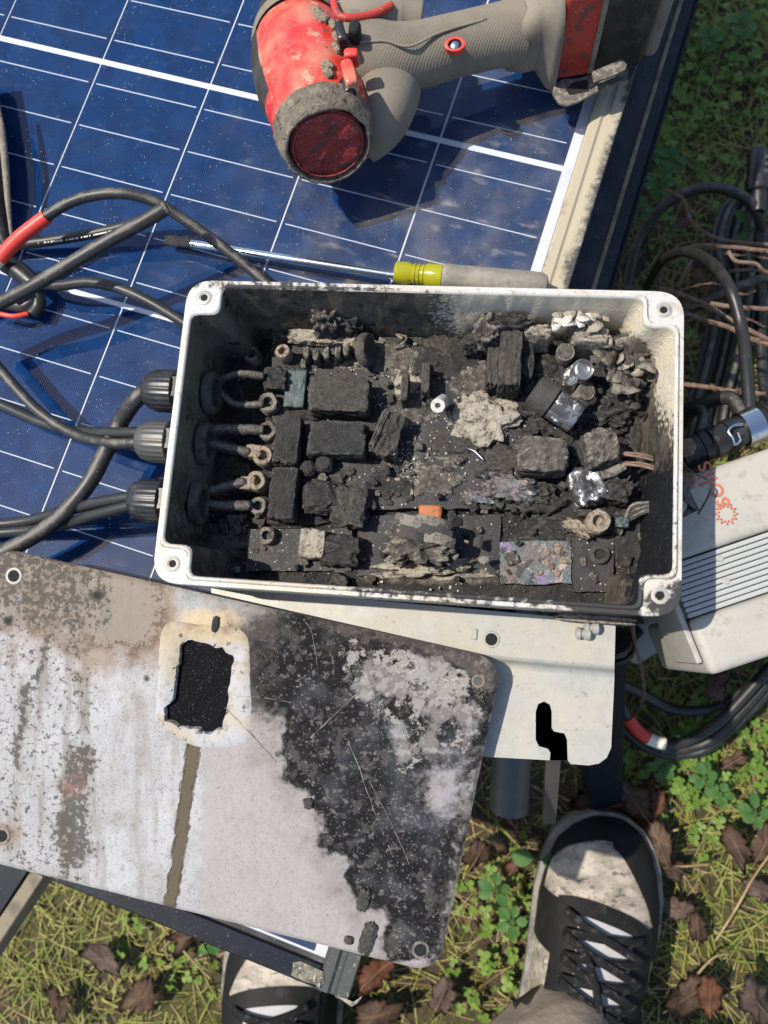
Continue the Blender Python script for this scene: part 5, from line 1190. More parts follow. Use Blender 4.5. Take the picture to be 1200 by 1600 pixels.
# its print
pr = [o for o in COL.objects if o.get('label', '').startswith('black printed')][0]
bm = BM(); rr = random.Random(5); P_ = spline([U(60, 380.5, .0108), U(110, 374.5, .0128), (U(160, 365, .0155)), U(200, 354, .019)], 24)
for a, b in zip(P_, P_[1:]):
    if rr.random() < .72: a_box(bm, (a + b) / 2 + V(0, 0, .0004), ((b - a).length * .7, .0009, .0003), math.atan2((b - a).y, (b - a).x))
put('white_print', bm, M['white_sleeve'], pr, False)
cc = cable('thick dusty cut cable ending in mid air above the panel', [(-60, 520, .030), (-10, 480, .036), (50, 448, .042), (110, 412, .047), (170, 376, .051), (225, 346, .053), (258, 326, .054)], .0040, 'rubber_dusty')
e1 = U(258, 326, .054); ed = (U(262, 323, .0542) - U(240, 337, .0535)).normalized(); bm = BM(); a_lathe(bm, e1, ed, [(-.0005, .0041), (.0012, .0036), (.0016, .0016), (.0008, .001)], 14); put('cut_end', bm, M['char_ash'], cc)
c4 = cable('black cable curving from a connector into the top left side of the box', [(18, 418, .012), (45, 438, .013), (90, 446, .016), (140, 441, .020), (190, 452, .022), (240, 475, .020), (300, 512, .016)], .0033)
bm = BM(); a_tube(bm, [U(8, 412, .012), U(30, 424, .013), U(58, 448, .013)], [.0055, .0062, .0050], 16, 6); put('connector', bm, M['plastic_black'], c4)
c4b = cable('short black stub with white tape and red core under the cut cable', [(-30, 470, .006), (10, 474, .006), (40, 478, .007), (58, 462, .008), (60, 478, .006), (50, 492, .006)], .0042)
bm = BM(); a_tube(bm, [U(14, 464, .016), U(40, 452, .016)], .0034, 14, 1); put('white_tape', bm, M['white_sleeve'], c4b)
bm = BM(); a_tube(bm, [U(-10, 488, .008), U(20, 494, .008), U(44, 490, .006)], .0016, 10, 6); put('red_core', bm, M['red_sleeve'], c4b)
cable('thickest black cable sweeping from the top gland to the lower left', [(262, 603, .043), (236, 607, .043), (212, 625, .043), (188, 660, .033), (165, 706, .032), (138, 756, .030), (95, 806, .028), (45, 842, .028), (-50, 890, .028)], .0047, 'rubber_dusty', 18)
cable('black cable from the middle gland curving to the upper left', [(250, 690, .043), (215, 692, .042), (170, 692, .036), (120, 680, .026), (70, 650, .024), (30, 612, .024), (-40, 530, .024)], .0032, 'rubber_dusty')
cable('black cable from the middle gland lying straight to the left edge', [(250, 676, .043), (215, 676, .042), (160, 676, .032), (110, 672, .016), (60, 658, .010), (0, 632, .006), (-60, 610, .006)], .0032)
cable('upper black cable from the bottom gland to the left edge', [(240, 772, .043), (205, 776, .042), (150, 786, .034), (90, 802, .018), (30, 816, .010), (-60, 822, .008)], .0032)
cable('lower black cable from the bottom gland to the left edge', [(240, 786, .043), (205, 790, .042), (150, 804, .034), (90, 822, .018), (30, 830, .010), (-60, 836, .008)], .0031)
# black folded handle at the left edge
hnd = thing('tool_handle', 'black tapering tool handle with a tan worn seam at the left edge', 'tool handle', U(0, 290, .0))
bm = BM(); a_tube(bm, [U(-35, 120, .012), U(-22, 200, .012), U(-10, 280, .011), U(-4, 340, .008), U(12, 388, .004)], [.011, .011, .010, .007, .003], 18, 8); put('handle_body', bm, M['plastic_black'], hnd, 'full')
bm = BM(); a_tube(bm, [U(-6, 150, .021), U(2, 200, .021), U(8, 255, .020), U(12, 310, .016), U(18, 370, .009)], [.0010, .0022, .0022, .0018, .0008], 10, 8); put('worn_seam', bm, M['mud'], hnd, 'full')

# ================================================================== INVERTER ON THE RIGHT
ZI = .368
iv = thing('inverter', 'weathered cream inverter with grey heat sink fins and faded red logo', 'inverter', at(1180, 880, .24))
ia = math.radians(18.5); ix = V(math.cos(ia), math.sin(ia), 0); iy = V(-math.sin(ia), math.cos(ia), 0)
IO = at(1112, 1057, ZI)                                 # lower left corner of the face
def ip(u, v, z=ZI): return V(IO.x, IO.y, z) + ix * u + iy * v
def iuv(px, py):
    q = at(px, py, ZI) - IO; return q.dot(ix), q.dot(iy)
IW = .34; IHt = iuv(1076, 742)[1]
print('inverter', IHt, iuv(1076, 742), iuv(1075, 872), iuv(1100, 955))
def iblk(name, u0, u1, v0, v1, z0, z1, m, parent=iv, bev=.004, seg=3):
    bm = BM(); a_box(bm, (ip((u0 + u1) / 2, (v0 + v1) / 2, (z0 + z1) / 2)), (u1 - u0, v1 - v0, z1 - z0), ia, bev=bev, seg=seg); return put(name, bm, M[m], parent)
vf0, vf1 = iuv(1105, 958)[1], iuv(1090, 868)[1]         # fin band
iblk('lower_cover', .0, IW, 0, vf0 - .0005, ZI - .10, ZI, 'cream_body', bev=.005)
iblk('upper_cover', .0, IW, vf1 + .0005, IHt, ZI - .10, ZI, 'cream_body', bev=.005)
hs = iblk('heat_sink', .0, IW, vf0, vf1, ZI - .10, ZI - .0068, 'fin', bev=.001)
nf = 10; f0 = None
for i in range(nf):
    v = vf0 + (vf1 - vf0) * (i + .5) / nf
    if f0 is None: f0 = iblk('fin', .001, IW, v - .0014, v + .0014, ZI - .012, ZI - .0015, 'fin', hs, .0012, 2); fv = v
    else: c = f0.copy(); COL.objects.link(c); c.location = f0.location + iy * (v - fv)
for px, py in ((1127, 873), (1137, 908)):
    u, v = iuv(px, py); bm = BM(); a_lathe(bm, ip(u, v, ZI - .003), (0, 0, 1), [(-.01, .0022), (.0012, .0022), (.002, .0014)], 14); put('fin_boss', bm, M['cream_body'], hs)
# left side plate edge and feet
bm = BM(); a_box(bm, ip(.17, IHt / 2, .133), (.22, .10, .266), ia); tag(put('crate', bm, M['plastic_black']), 'dark crate the inverter rests on', 'crate')
iblk('side_plate', -.0040, -.0008, .008, IHt - .002, ZI - .05, ZI - .002, 'cream_body', bev=.001)
for px, py in ((1073, 995), (1098, 1025)):
    c = at(px, py, ZI - .04); bm = BM(); a_lathe(bm, c, -ix, [(-.004, .0035), (.0012, .0035), (.002, .002)], 12); put('side_screw', bm, M['steel'], iv)
fp = [(975, 1028), (985, 985), (1000, 975), (1040, 975), (1060, 990), (1050, 1005), (996, 1038)]
bm = BM(); a_prism(bm, fillet([tuple(at(x, y, .125)[:2]) for x, y in fp], .002), .125, .122); ft = put('mounting_foot', bm, M['cream_body'], iv)
bm = BM(); a_tube(bm, [at(982, 1002, .1245), at(992, 990, .1245), at(1000, 983, .1245)], .0050, 14, 4); put('foot_slot', bm, M['dark_hole'], ft)
fp = [(1036, 1000), (1040, 965), (1075, 960), (1080, 990), (1072, 1006), (1048, 1014)]
bm = BM(); a_prism(bm, fillet([tuple(at(x, y, .13)[:2]) for x, y in fp], .003), .13, .127); put('mounting_foot', bm, M['cream_body'], iv)
# logo: sunburst and the word, reading upwards along the face
def text_part(body, px, py, size, ang, parent):
    cu = bpy.data.curves.new('lettering', 'FONT'); cu.body = body; cu.size = size; cu.extrude = .0002; cu.space_character = 1.0
    o = bpy.data.objects.new('lettering', cu); COL.objects.link(o); dg = bpy.context.evaluated_depsgraph_get(); dg.update()
    me = bpy.data.meshes.new_from_object(o.evaluated_get(dg)); bpy.data.objects.remove(o)
    me.materials.clear(); me.materials.append(M['logo_red']); t = bpy.data.objects.new('lettering', me); COL.objects.link(t); t.parent = parent
    q = at(px, py, ZI + .0004); t.location = q - wloc(parent); t.rotation_euler = (0, 0, ang); return t
text_part('solis', 1143, 789, .0160, ia + math.radians(90) + .06, iv)
bm = BM(); c = at(1135, 803, ZI + .0006)
for i in range(12):
    t = 2 * math.pi * i / 12; d = V(math.cos(t), math.sin(t), 0); q = V(-d.y, d.x, 0)
    for sgn in (-1, 1):
        p0, p1 = c + d * .0036 + q * sgn * .0010, c + d * .0062
        bmd = (p1 - p0); a_box(bm, (p0 + p1) / 2, (bmd.length, .0005, .0003), math.atan2(bmd.y, bmd.x))
put('sunburst_logo', bm, M['logo_red'], iv, False)
# connectors at the top end with a steel clamp
def blob_con(name, label, a, b, r, cat='connector', m='plastic_black', group='connectors on the inverter'):
    bm = BM(); a = V(*a); b = V(*b); d = b - a; L = d.length
    a_lathe(bm, a, d, [(0, r * .7), (L * .05, r), (L * .4, r), (L * .42, r * .88), (L * .6, r * .88), (L * .62, r), (L * .95, r * .95), (L, r * .7)], 12); return tag(put(name, bm, M[m]), label, cat, group)
blob_con('connector', 'black plug at the inverter edge nearest the box', at(1062, 712, 0.358), at(1118, 688, 0.362), .0095)
blob_con('connector', 'black plug with a ridge in the middle of the inverter edge', at(1108, 695, 0.364), at(1152, 672, 0.364), .0092)
blob_con('connector', 'black plug holding the steel clamp at the picture edge', at(1140, 680, 0.364), at(1230, 640, 0.364), .0088)
ca, cb = at(1158, 672, 0.364), at(1184, 661, 0.364); bm = BM(); a_lathe(bm, ca, cb - ca, [(0, .0095), (0, .0103), (.0002, .0105), ((cb - ca).length, .0105), ((cb - ca).length, .0095)], 24, cap=False)
clp = thing('hose_clamp', 'shiny steel clamp band with a wire loop on the black plug', 'clamp', ca); put('band', bm, M['steel'], clp)
bm = BM(); q = [at(1160, 663, 0.376), at(1146, 665, 0.377), at(1138, 674, 0.377), at(1144, 684, 0.377), at(1148, 694, 0.376), at(1156, 688, 0.376), at(1152, 676, 0.376)]; a_tube(bm, q, .0008, 8, 6); put('wire_loop', bm, M['steel'], clp)

# ================================================================== CABLES AND COPPER ON THE RIGHT
def gcable(label, pts, r, m='rubber', group='black cables coiled on the grass', n=12, name='cable'):
    bm = BM(); a_tube(bm, [at(*p) for p in pts], r, n, 7); return tag(put(name, bm, M[m], None, 'full'), label, 'cable', group)
gcable('grey dusty cable arching highest over the grass beside the panel', [(975, 480, .03), (985, 420, .05), (1005, 360, .07), (1050, 312, .09), (1105, 293, .10), (1150, 302, .10), (1180, 325, .09), (1190, 360, .06)], .0052, 'rubber_dusty')
gcable('black cable arching down in front to the steel clamp', [(1010, 450, .20), (1035, 408, .25), (1070, 393, .29), (1110, 410, .32), (1140, 450, .345), (1158, 510, .345), (1166, 570, .355), (1172, 650, .36)], .0036)
for i, (dx, zz) in enumerate(((0, .02), (10, .035), (20, .02), (31, .03), (42, .025), (54, .04), (66, .03))):
    gcable('black cable running down the grass behind the copper strands, %s from the box' % ('nearest', 'second', 'third', 'fourth', 'fifth', 'sixth', 'farthest')[i], [(1160 + dx * .6, 300, zz), (1128 + dx, 330, zz), (1114 + dx, 390, zz + .01), (1120 + dx, 440, zz + .01), (1102 + dx, 540, zz), (1078 + dx, 640, zz), (1072 + dx, 700, zz)], .0036, 'rubber_dusty' if i % 2 else 'rubber')
gcable('grey cable crossing the coil toward the right edge', [(1068, 488, .10), (1110, 470, .11), (1160, 446, .12), (1230, 425, .12)], .0048, 'rubber_dusty')
gcable('black cable along the right picture edge under the long connector', [(1186, 330, .07), (1190, 400, .05), (1188, 480, .04), (1190, 560, .04), (1196, 640, .05)], .0050)
gcable('black cable bending from the box side to the inverter plugs', [(1066, 645, .33), (1100, 630, .345), (1140, 622, .355), (1160, 650, .36)], .0042, 'rubber_dusty')
gcable('grey cable rising from the inverter plug to the box', [(1062, 668, .32), (1085, 640, .34), (1100, 650, .35), (1090, 690, .355)], .0038, 'rubber_dusty')
lc = thing('connector', 'long black cable connector with pale ribs at the right edge', 'connector', at(1186, 300, .08), 'connectors on the inverter')
bm = BM(); a_lathe(bm, at(1184, 235, .09), at(1184, 345, .09) - at(1184, 235, .09), [(0, .008), (.003, .010), (.03, .010), (.031, .012), (.045, .012), (.047, .009), (.058, .008), (.066, .0065)], 10); put('body', bm, M['plastic_black'], lc)
for k in range(5):
    q = at(1195, 246 + 11 * k, .098); bm = BM(); a_box(bm, q, (.006, .004, .003), .1, bev=.0005); put('rib', bm, M['pipe'], lc)
# bare copper ropes: strands twisted round a path
def rope(label, pts, r, ns=5, fray=0, name='copper_wire', group='bare copper wires by the coil'):
    pp = spline([at(*p) for p in pts], 12); t = thing(name, label, 'copper wire', pp[0], group); rr = random.Random(len(label))
    for k in range(ns):
        bm = BM(); ph = 2 * math.pi * k / ns; path = []
        for i, p in enumerate(pp):
            d = (pp[min(i + 1, len(pp) - 1)] - pp[max(0, i - 1)]).normalized(); F = frame_of(d); a = ph + i * .42; w = r * (1 + fray * (i / len(pp)) ** 2 * (1 + .6 * math.sin(k * 2.1)))
            path.append(p + F @ V(w * math.cos(a), w * math.sin(a), 0))
        a_tube(bm, path, r * .62, 5, 1); put('strand', bm, M['copper'], t, 'full')
    return t
rope('copper strand curling up to a frayed tip beside the panel', [(1040, 297, .16), (1066, 310, .17), (1080, 345, .17), (1110, 368, .17), (1150, 378, .17), (1230, 384, .17)], 0.00087, 5)
rope('copper strand bundle running level to the right edge below the curled one', [(1032, 445, .14), (1036, 415, .16), (1052, 396, .18), (1090, 384, .19), (1140, 386, .19), (1230, 396, .19)], 0.00112, 6)
rope('copper strand dropping from the level bundle to the edge', [(1138, 392, .19), (1150, 408, .19), (1180, 412, .19), (1196, 425, .185), (1230, 430, .18)], 0.00099, 5)
rope('short copper stub pointing down near the box corner', [(1080, 408, .16), (1070, 425, .16), (1060, 448, .15)], 0.00105, 5)
rope('long copper strand sloping from the box corner to the right edge', [(1030, 450, .19), (1070, 462, .20), (1110, 480, .20), (1150, 505, .20), (1230, 545, .20)], 0.00112, 6)
rope('straight copper bar below the long sloping strand', [(1110, 474, .15), (1150, 480, .15), (1230, 484, .15)], 0.00124, 6)
rope('dull stripped wire with crusted insulation crossing under the copper', [(1066, 488, .12), (1100, 500, .12), (1140, 512, .12), (1180, 532, .12), (1230, 545, .12)], 0.00136, 5)
rope('dull stripped wire lying level above the inverter plugs', [(1066, 600, .14), (1100, 604, .15), (1150, 612, .15), (1230, 618, .15)], 0.00124, 5)
rope('thin copper strand bundle low among the coils at the edge', [(1140, 424, .12), (1170, 422, .12), (1230, 428, .12)], 0.00087, 4)
rope('rusty strand hanging below the box corner to the red sleeved cable', [(988, 975, .33), (993, 1010, .25), (1002, 1045, .18), (1006, 1080, .12), (1000, 1105, .06), (985, 1125, .03)], 0.00081, 4)

rr = random.Random(77)
for i, (x0, y0, z0) in enumerate(((1100, 388, .185), (1130, 395, .18), (1090, 470, .19), (1140, 500, .19), (1060, 455, .19), (1110, 600, .15))):
    pts = [(x0, y0, z0)]
    for k in range(5): pts.append((pts[-1][0] + rr.uniform(14, 30), pts[-1][1] + rr.uniform(-8, 16), z0 + rr.uniform(-.02, .02)))
    rope('single loose copper hair springing from the ' + ('level bundle', 'dropping strand', 'sloping strand', 'crusted wire', 'box corner', 'lowest stripped wire')[i], pts, .0006, 2)
# strands coming out of the box's right side
for i in range(9):
    k = i * .9; rope_pts = [(1060, 742 + 4 * i, .40), (1071 + 2 * i, 755 + 5 * i, .40), (1076 + 1.5 * i, 780 + 2 * i, .395), (1073 - i, 800 + i, .40), (1060, 806 + i, .405)]
    bm = BM(); a_tube(bm, [at(*p) for p in rope_pts], .0008, 6, 7); tag(put('burnt_strand', bm, M['wire_burnt'], None, 'full'), 'thin burnt strand looping out of the right side of the box', 'wire', 'burnt strands outside the box')
bm = BM(); a_tube(bm, [at(1066, 722, .40), at(1082, 738, .39), (at(1108, 752, .385)), at(1108, 772, .38), at(1091, 803, .372)], .0005, 6, 7); tag(put('thin_wire', bm, M['wire_burnt'], None, 'full'), 'single hair thin dark wire bent over the inverter logo side', 'wire')
for py in (700, 752):
    bm = BM(); c = at(1071, py, .395); a_lump(bm, c, (.008, .008, .012), n=8, amp=.3, fs=3, rnd=.8, seed=py); tag(put('copper_knot', bm, M['copper'], None, 'full'), 'melted copper knot on the right side of the box, ' + ('upper' if py < 720 else 'lower'), 'copper knot', 'copper knots')
# lower coil with the red and white sleeves
gcable('black cable curving below the inverter, innermost of the lower coil', [(930, 1050, .10), (962, 1065, .08), (1010, 1088, .06), (1050, 1108, .05), (1100, 1110, .05), (1150, 1090, .05), (1240, 1020, .06)], .0050)
gcable('black cable outermost in the lower coil under the inverter', [(900, 1020, .10), (945, 1090, .05), (975, 1140, .03), (1020, 1172, .025), (1070, 1178, .025), (1120, 1158, .03), (1240, 1040, .04)], .0050)
gcable('black cable third in the lower coil beside the outermost', [(925, 1020, .10), (950, 1075, .06), (985, 1135, .045), (1030, 1168, .04), (1080, 1168, .04), (1130, 1140, .045), (1240, 1020, .05)], .0048)
t = thing('cable', 'black cable with red and white sleeves in the lower coil', 'cable', at(1000, 1150, .04), 'black cables coiled on the grass')
bm = BM(); a_tube(bm, [at(*p) for p in ((950, 1030, .12), (965, 1085, .08), (985, 1128, .062), (1015, 1155, .058), (1050, 1163, .056), (1090, 1150, .056), (1140, 1112, .06), (1240, 1000, .07))], .0048, 12, 8); put('sheath', bm, M['rubber'], t, 'full')
bm = BM(); a_tube(bm, [at(982, 1122, .064), at(995, 1140, .061), at(1012, 1153.5, .059)], .0058, 16, 6); put('red_sleeve', bm, M['red_sleeve'], t)
bm = BM(); a_tube(bm, [at(1012, 1153.5, .059), at(1025, 1159, .058), at(1038, 1162, .057)], .0056, 16, 6); put('white_sleeve', bm, M['white_sleeve'], t)
blob_con('plug', 'dark round plug under the bracket edge', at(958, 1000, .27), at(966, 1020, .26), .012, 'plug', group=None)

# ================================================================== SHOES AND TROUSER LEGS
def make_shoe(toe, heel, mirror, person):
    """toe, heel: ground points; surface S(t,a): t 0 at the toe .. 1 at the heel, a 0..pi over the top"""
    T_, H_ = V(*toe), V(*heel); L = (H_ - T_).length; d = (H_ - T_).normalized(); s = V(-d.y, d.x, 0) * (-1 if mirror else 1)   # s: outer side
    ts = [0, .02, .06, .12, .2, .3, .4, .5, .6, .75, .9, .97, 1]
    wo = [.004, .021, .035, .046, .051, .053, .051, .047, .044, .040, .036, .027, .006]      # outer half width
    wi = [.004, .021, .034, .044, .051, .053, .051, .047, .044, .040, .036, .027, .006]
    ht = [.030, .044, .053, .060, .068, .078, .088, .096, .100, .098, .094, .090, .070]
    cv = [.006, .007, .008, .008, .006, .003, 0, -.002, -.003, -.002, 0, 0, 0]
    ip_ = lambda a, t: float(np.interp(t, ts, a)); zs = .026
    def S(t, a, off=0):
        w = ip_(wo if math.cos(a) > 0 else wi, t) + off; h = ip_(ht, t) - zs + off; c, q = math.cos(a), math.sin(a); e = .72
        q2 = q ** e if q > 0 else 0
        return T_ + d * (t * L - off * (t < .05)) + s * (ip_(cv, t) + math.copysign(abs(c) ** .85, c) * w) + V(0, 0, zs + q2 * h)
    root = put('shoe', patch_bm(S, lambda x, y: (x, y), 0, 1, 0, math.pi, 60, 40, 0), M['shoe_white'], person, 'full')
    # sole: welt a little wider than the upper
    bm = BM(); rings = []
    for z, k in ((.0, .94), (.004, 1.0), (.016, 1.02), (.024, 1.045), (.029, 1.04), (.0305, 1.0)):
        ring = []
        for i in range(121):
            t = (1 - math.cos(math.pi * i / 120)) / 2; ring.append(T_ + d * (t * L * (1.0 + .012 * k) - .004 * k) + s * (ip_(cv, t) + (ip_(wo, t) + .0035) * k) + V(0, 0, z))
        for i in range(119, 0, -1):
            t = (1 - math.cos(math.pi * i / 120)) / 2; ring.append(T_ + d * (t * L * (1.0 + .012 * k) - .004 * k) + s * (ip_(cv, t) - (ip_(wi, t) + .0035) * k) + V(0, 0, z))
        rings.append([bm.verts.new(p) for p in ring])
    for a, b in zip(rings, rings[1:]):
        for i in range(len(a)): bm.faces.new((a[i], a[(i + 1) % len(a)], b[(i + 1) % len(a)], b[i]))
    bm.faces.new(rings[0]); bm.faces.new(rings[-1]); put('sole', bm, M['sole'], root)
    pi = math.pi
    # toe guard: band all round the toe, wider on the inner side
    def tg(x, y):      # x 0..1 around outer->inner along the edge, y 0 low .. 1 high
        side = x * 2 - 1
        t = .40 * abs(side) ** 1.5 * (1.0 if side > 0 else .85) ; a = (1 - y) * 0 + y * (.95 - .55 * abs(side)) * (1.1 if side > 0 else .8)
        return t, a
    def band(side, t0, t1, lo, hi, off, name, m, n=26, k=8):
        """strip on one side between angles lo(t) and hi(t) measured up from the sole"""
        f = lambda x, y: (t0 + (t1 - t0) * x, (lambda t: (lambda A: A if side > 0 else pi - A)(lo(t) + (hi(t) - lo(t)) * y))(t0 + (t1 - t0) * x))
        return put(name, patch_bm(S, f, 0, 1, 0, 1, n, k, off), M[m], root, 'full')
    guard_o = lambda t: 1.5 if t < .06 else max(.20, 1.5 - 4.6 * (t - .06) ** .60)
    guard_i = lambda t: 1.65 if t < .075 else max(.72, 1.65 - 2.9 * (t - .075) ** .66)
    band(1, .0, .30, lambda t: 0, guard_o, .0013, 'toe_guard', 'shoe_black', 40, 10); band(-1, .0, .34, lambda t: 0, guard_i, .0014, 'toe_guard', 'shoe_black', 40, 10)
    # eyestays: black panels either side of the laces
    st = lambda t: 1.30 - .10 * ss(.3, .7, t)
    band(1, .26, .72, lambda t: .75 - .15 * ss(.3, .6, t), lambda t: 1.18, .0018, 'eyestay', 'shoe_black'); band(-1, .26, .72, lambda t: .66, lambda t: 1.18, .0018, 'eyestay', 'shoe_black')
    band(1, .27, .42, lambda t: .0, lambda t: .80, .0012, 'side_overlay', 'shoe_black', 10, 8); band(-1, .50, .99, lambda t: 0.5, lambda t: 1.15, .0012, 'heel_overlay', 'shoe_black', 16, 8); band(1, .56, .99, lambda t: 0.3, lambda t: 1.15, .0012, 'heel_overlay', 'shoe_black', 16, 8)
    # front bar of the eyestay
    put('eyestay_bar', patch_bm(S, lambda x, y: (.232 + .045 * y + .03 * (2 * x - 1) ** 2, .75 + (pi - 1.5) * x), 0, 1, 0, 1, 20, 5, .0022), M['shoe_black'], root, 'full')
    put('tongue', patch_bm(S, lambda x, y: (.27 + .46 * y, 1.10 + (pi - 2.2) * x), 0, 1, 0, 1, 12, 24, .0012), M['tongue'], root, 'full')
    # laces: criss-cross straps, each its own mesh
    for i in range(6):
        t = .285 + .058 * i
        for sg in (-1, 1):
            bm = BM(); pts = [S(t + .055 * (k / 6) , (1.0 + (pi - 2.0) * k / 6) if sg > 0 else (pi - 1.0 - (pi - 2.0) * k / 6), .0045 + .0018 * math.sin(pi * k / 6) + (.0014 if sg > 0 else 0)) for k in range(7)]
            a_tube(bm, pts, .0024, 8, 3, sx=1.55, sy=.5, up=(0, 0, 1)); put('lace', bm, M['lace'], root, 'full')
        for sg in (0, 1):
            q = S(t, .98 if sg else pi - .98, .0032); bm = BM(); a_lathe(bm, q, q - (T_ + d * t * L + V(0, 0, .03)), [(0, .0022), (.0008, .0030), (.0010, .0018), (0, .001)], 10); put('eyelet', bm, M['dark_hole'], root)
    bm = BM(); a_tube(bm, [S(.36, 1.35, .008), S(.42, 1.5, .012), S(.52, 1.65, .010), S(.60, 2.2, .006)], .0022, 8, 6, sx=1.5, sy=.6); put('lace', bm, M['lace'], root, 'full')
    # padded collar round the ankle opening
    cpt = [S(.60 + .32 * (1 - math.cos(2 * pi * k / 14)) / 2, pi / 2 + .60 * math.sin(2 * pi * k / 14), .004) for k in range(15)]
    bm = BM(); a_tube(bm, cpt, .0075, 10, 4); put('collar', bm, M['shoe_black'], root, 'full')
    return root, S, d, s
def patch_bm(S, f, x0, x1, y0, y1, n, k, off):
    bm = BM(); g = [[bm.verts.new(S(*f(x0 + (x1 - x0) * i / n, y0 + (y1 - y0) * j / k), off)) for j in range(k + 1)] for i in range(n + 1)]
    for i in range(n):
        for j in range(k): bm.faces.new((g[i][j], g[i][j + 1], g[i + 1][j + 1], g[i + 1][j]))
    bmesh.ops.recalc_face_normals(bm, faces=bm.faces); return bm
toeR, toeL = at(975, 1281, .02), at(428, 1385, .02)
toeR.z = toeL.z = 0.0
person = thing('person', 'person in brown trousers and scuffed black and white lace-up shoes, seen from above', 'person', (toeR + toeL) / 2 + V(0, -.2, 0))
ang = math.radians(250.5); hR = toeR + V(math.cos(ang), math.sin(ang), 0) * .285
make_shoe(toeR, hR, True, person)
ang = math.radians(276); hL = toeL + V(math.cos(ang), math.sin(ang), 0) * .295
make_shoe(toeL, hL, False, person)
def leg(toe, heel, name, seed):
    d = (V(*heel) - V(*toe)); a = V(*toe) + d * .755; bm = BM()
    path = [(a + V(.0, .010, .082), .070), (a + V(0, .006, .11), .069), (a + V(0, -.008, .14), .070), (a + V(0, -.015, .17), .072), (a + V(0, -.02, .20), .074), (a + V(0, -.025, .23), .076)]
    pp = spline([p for p, r in path], 8); rings = []
    for i, p in enumerate(pp):
        f = i / (len(pp) - 1) * (len(path) - 1); r = path[int(f)][1]; ring = []
        for k in range(64):
            t = 2 * math.pi * k / 64; fold = 1 + .05 * math.sin(3 * t + p.z * 18 + seed) + .045 * fbm((math.cos(t) * 1.2, math.sin(t) * 1.2 + seed, p.z * 14), 1) + .06 * math.exp(-((p.z - .10) / .03) ** 2) * math.sin(5 * t + seed)
            ring.append(bm.verts.new(p + V(math.cos(t) * r * fold * 1.02, math.sin(t) * r * fold * .95, .012 * math.sin(2 * t + seed) * (i < 6))))
        rings.append(ring)
    hem = [bm.verts.new(v.co.lerp(pp[0], .06) + V(0, 0, .02)) for v in rings[0]]
    for q, b in [(hem, rings[0])] + list(zip(rings, rings[1:])):
        for i in range(64): bm.faces.new((q[i], q[(i + 1) % 64], b[(i + 1) % 64], b[i]))
    bm.faces.new(rings[-1]); put(name, bm, M['trousers'], person, 'full')
leg(toeR, hR, 'trouser_leg', 1.0); leg(toeL, hL, 'trouser_leg', 3.0)

# ================================================================== GRASS, CLOVER, LEAVES
rr = random.Random(21)
def visible_ground(x, y, pad=120):
    a, b = pix((x, y, 0)); return -pad < a < 1200 + pad and -pad < b < 1600 + pad
def clover_w(x, y):      # where clover grows thick
    a, b = pix((x, y, 0)); k = NZ.noise(V(x * 7, y * 7, 2.2))
    return .16 * ss(0, .4, k) + 1.1 * hump(a, b, 1130, 1190, 110, 90) + .8 * hump(a, b, 1040, 200, 60, 140) + .6 * hump(a, b, 1120, 60, 120, 100) + .5 * hump(a, b, 800, 1460, 80, 120) + .4 * hump(a, b, 330, 1460, 40, 40)
def flat_leaf(bm, c, d, l, w, up, curl=.2, cup=.15):
    s = up.cross(d).normalized(); ps = []
    for t, q in ((0, .1), (.25, .75), (.55, 1), (.82, .75), (1, .12)):
        z = up * (curl * l * t * t * -1)
        ps.append([bm.verts.new(c + d * l * t + z + s * w * q * k + up * abs(k) * cup * w) for k in (-.5, 0, .5)])
    for a, b in zip(ps, ps[1:]):
        for i in range(2): bm.faces.new((a[i], a[i + 1], b[i + 1], b[i]))
bm = BM(); n = 0
for _ in range(34000):
    x, y = rr.uniform(-.45, .75), rr.uniform(-.5, .95)
    if not visible_ground(x, y) or rr.random() > clover_w(x, y): continue
    z0 = gh(x, y) - .012; h = rr.uniform(.004, .028); ln_ = rr.uniform(.0035, .0075); a0_ = rr.uniform(0, 6.28); tl = rrot(rr, .45)
    for k in range(3):
        a = a0_ + k * 2.094; flat_leaf(bm, V(x, y, z0 + h), (tl @ V(math.cos(a), math.sin(a), .12)).normalized(), ln_, ln_ * .95, tl @ V(0, 0, 1), .12, .18)
    n += 1
    if n > 12000: break
tag(put('clover', bm, M['clover'], None, 'full', (0, 0, 0)), 'low green clover spreading through the grass', 'clover', kind='stuff')
def blades(name, label, count, m, hmin, hmax, w, flat, dens, cat='grass'):
    bm = BM()
    for _ in range(count):
        x, y = rr.uniform(-.5, .8), rr.uniform(-.55, 1.0)
        if not visible_ground(x, y) or rr.random() > dens(x, y): continue
        z0 = gh(x, y) - .014; L = rr.uniform(hmin, hmax); a = rr.uniform(0, 6.28); d = V(math.cos(a), math.sin(a), 0); s = V(-d.y, d.x, 0) * w * rr.uniform(.6, 1.3) * .5; lean = rr.uniform(*flat)
        p = V(x, y, z0); prev = None
        for k in range(5):
            t = k / 4; q = p + d * L * lean * t * (1 + .5 * t) * .8 + V(0, 0, L * t * (1 - lean * .75 * t) * (1 - .75 * lean)); sw = s * (1 - t * .85)
            cur = (bm.verts.new(q - sw), bm.verts.new(q + sw))
            if prev: bm.faces.new((prev[0], prev[1], cur[1], cur[0]))
            prev = cur
    return tag(put(name, bm, M[m], None, 'full', (0, 0, 0)), label, cat, kind='stuff')
patchy = lambda x, y: .25 + .9 * ss(-.25, .35, NZ.noise(V(x * 5, y * 5, 7.7)))
blades('grass', 'thin green grass growing round the panels', 42000, 'grass', .015, .055, .0022, (.3, 1.0), patchy)
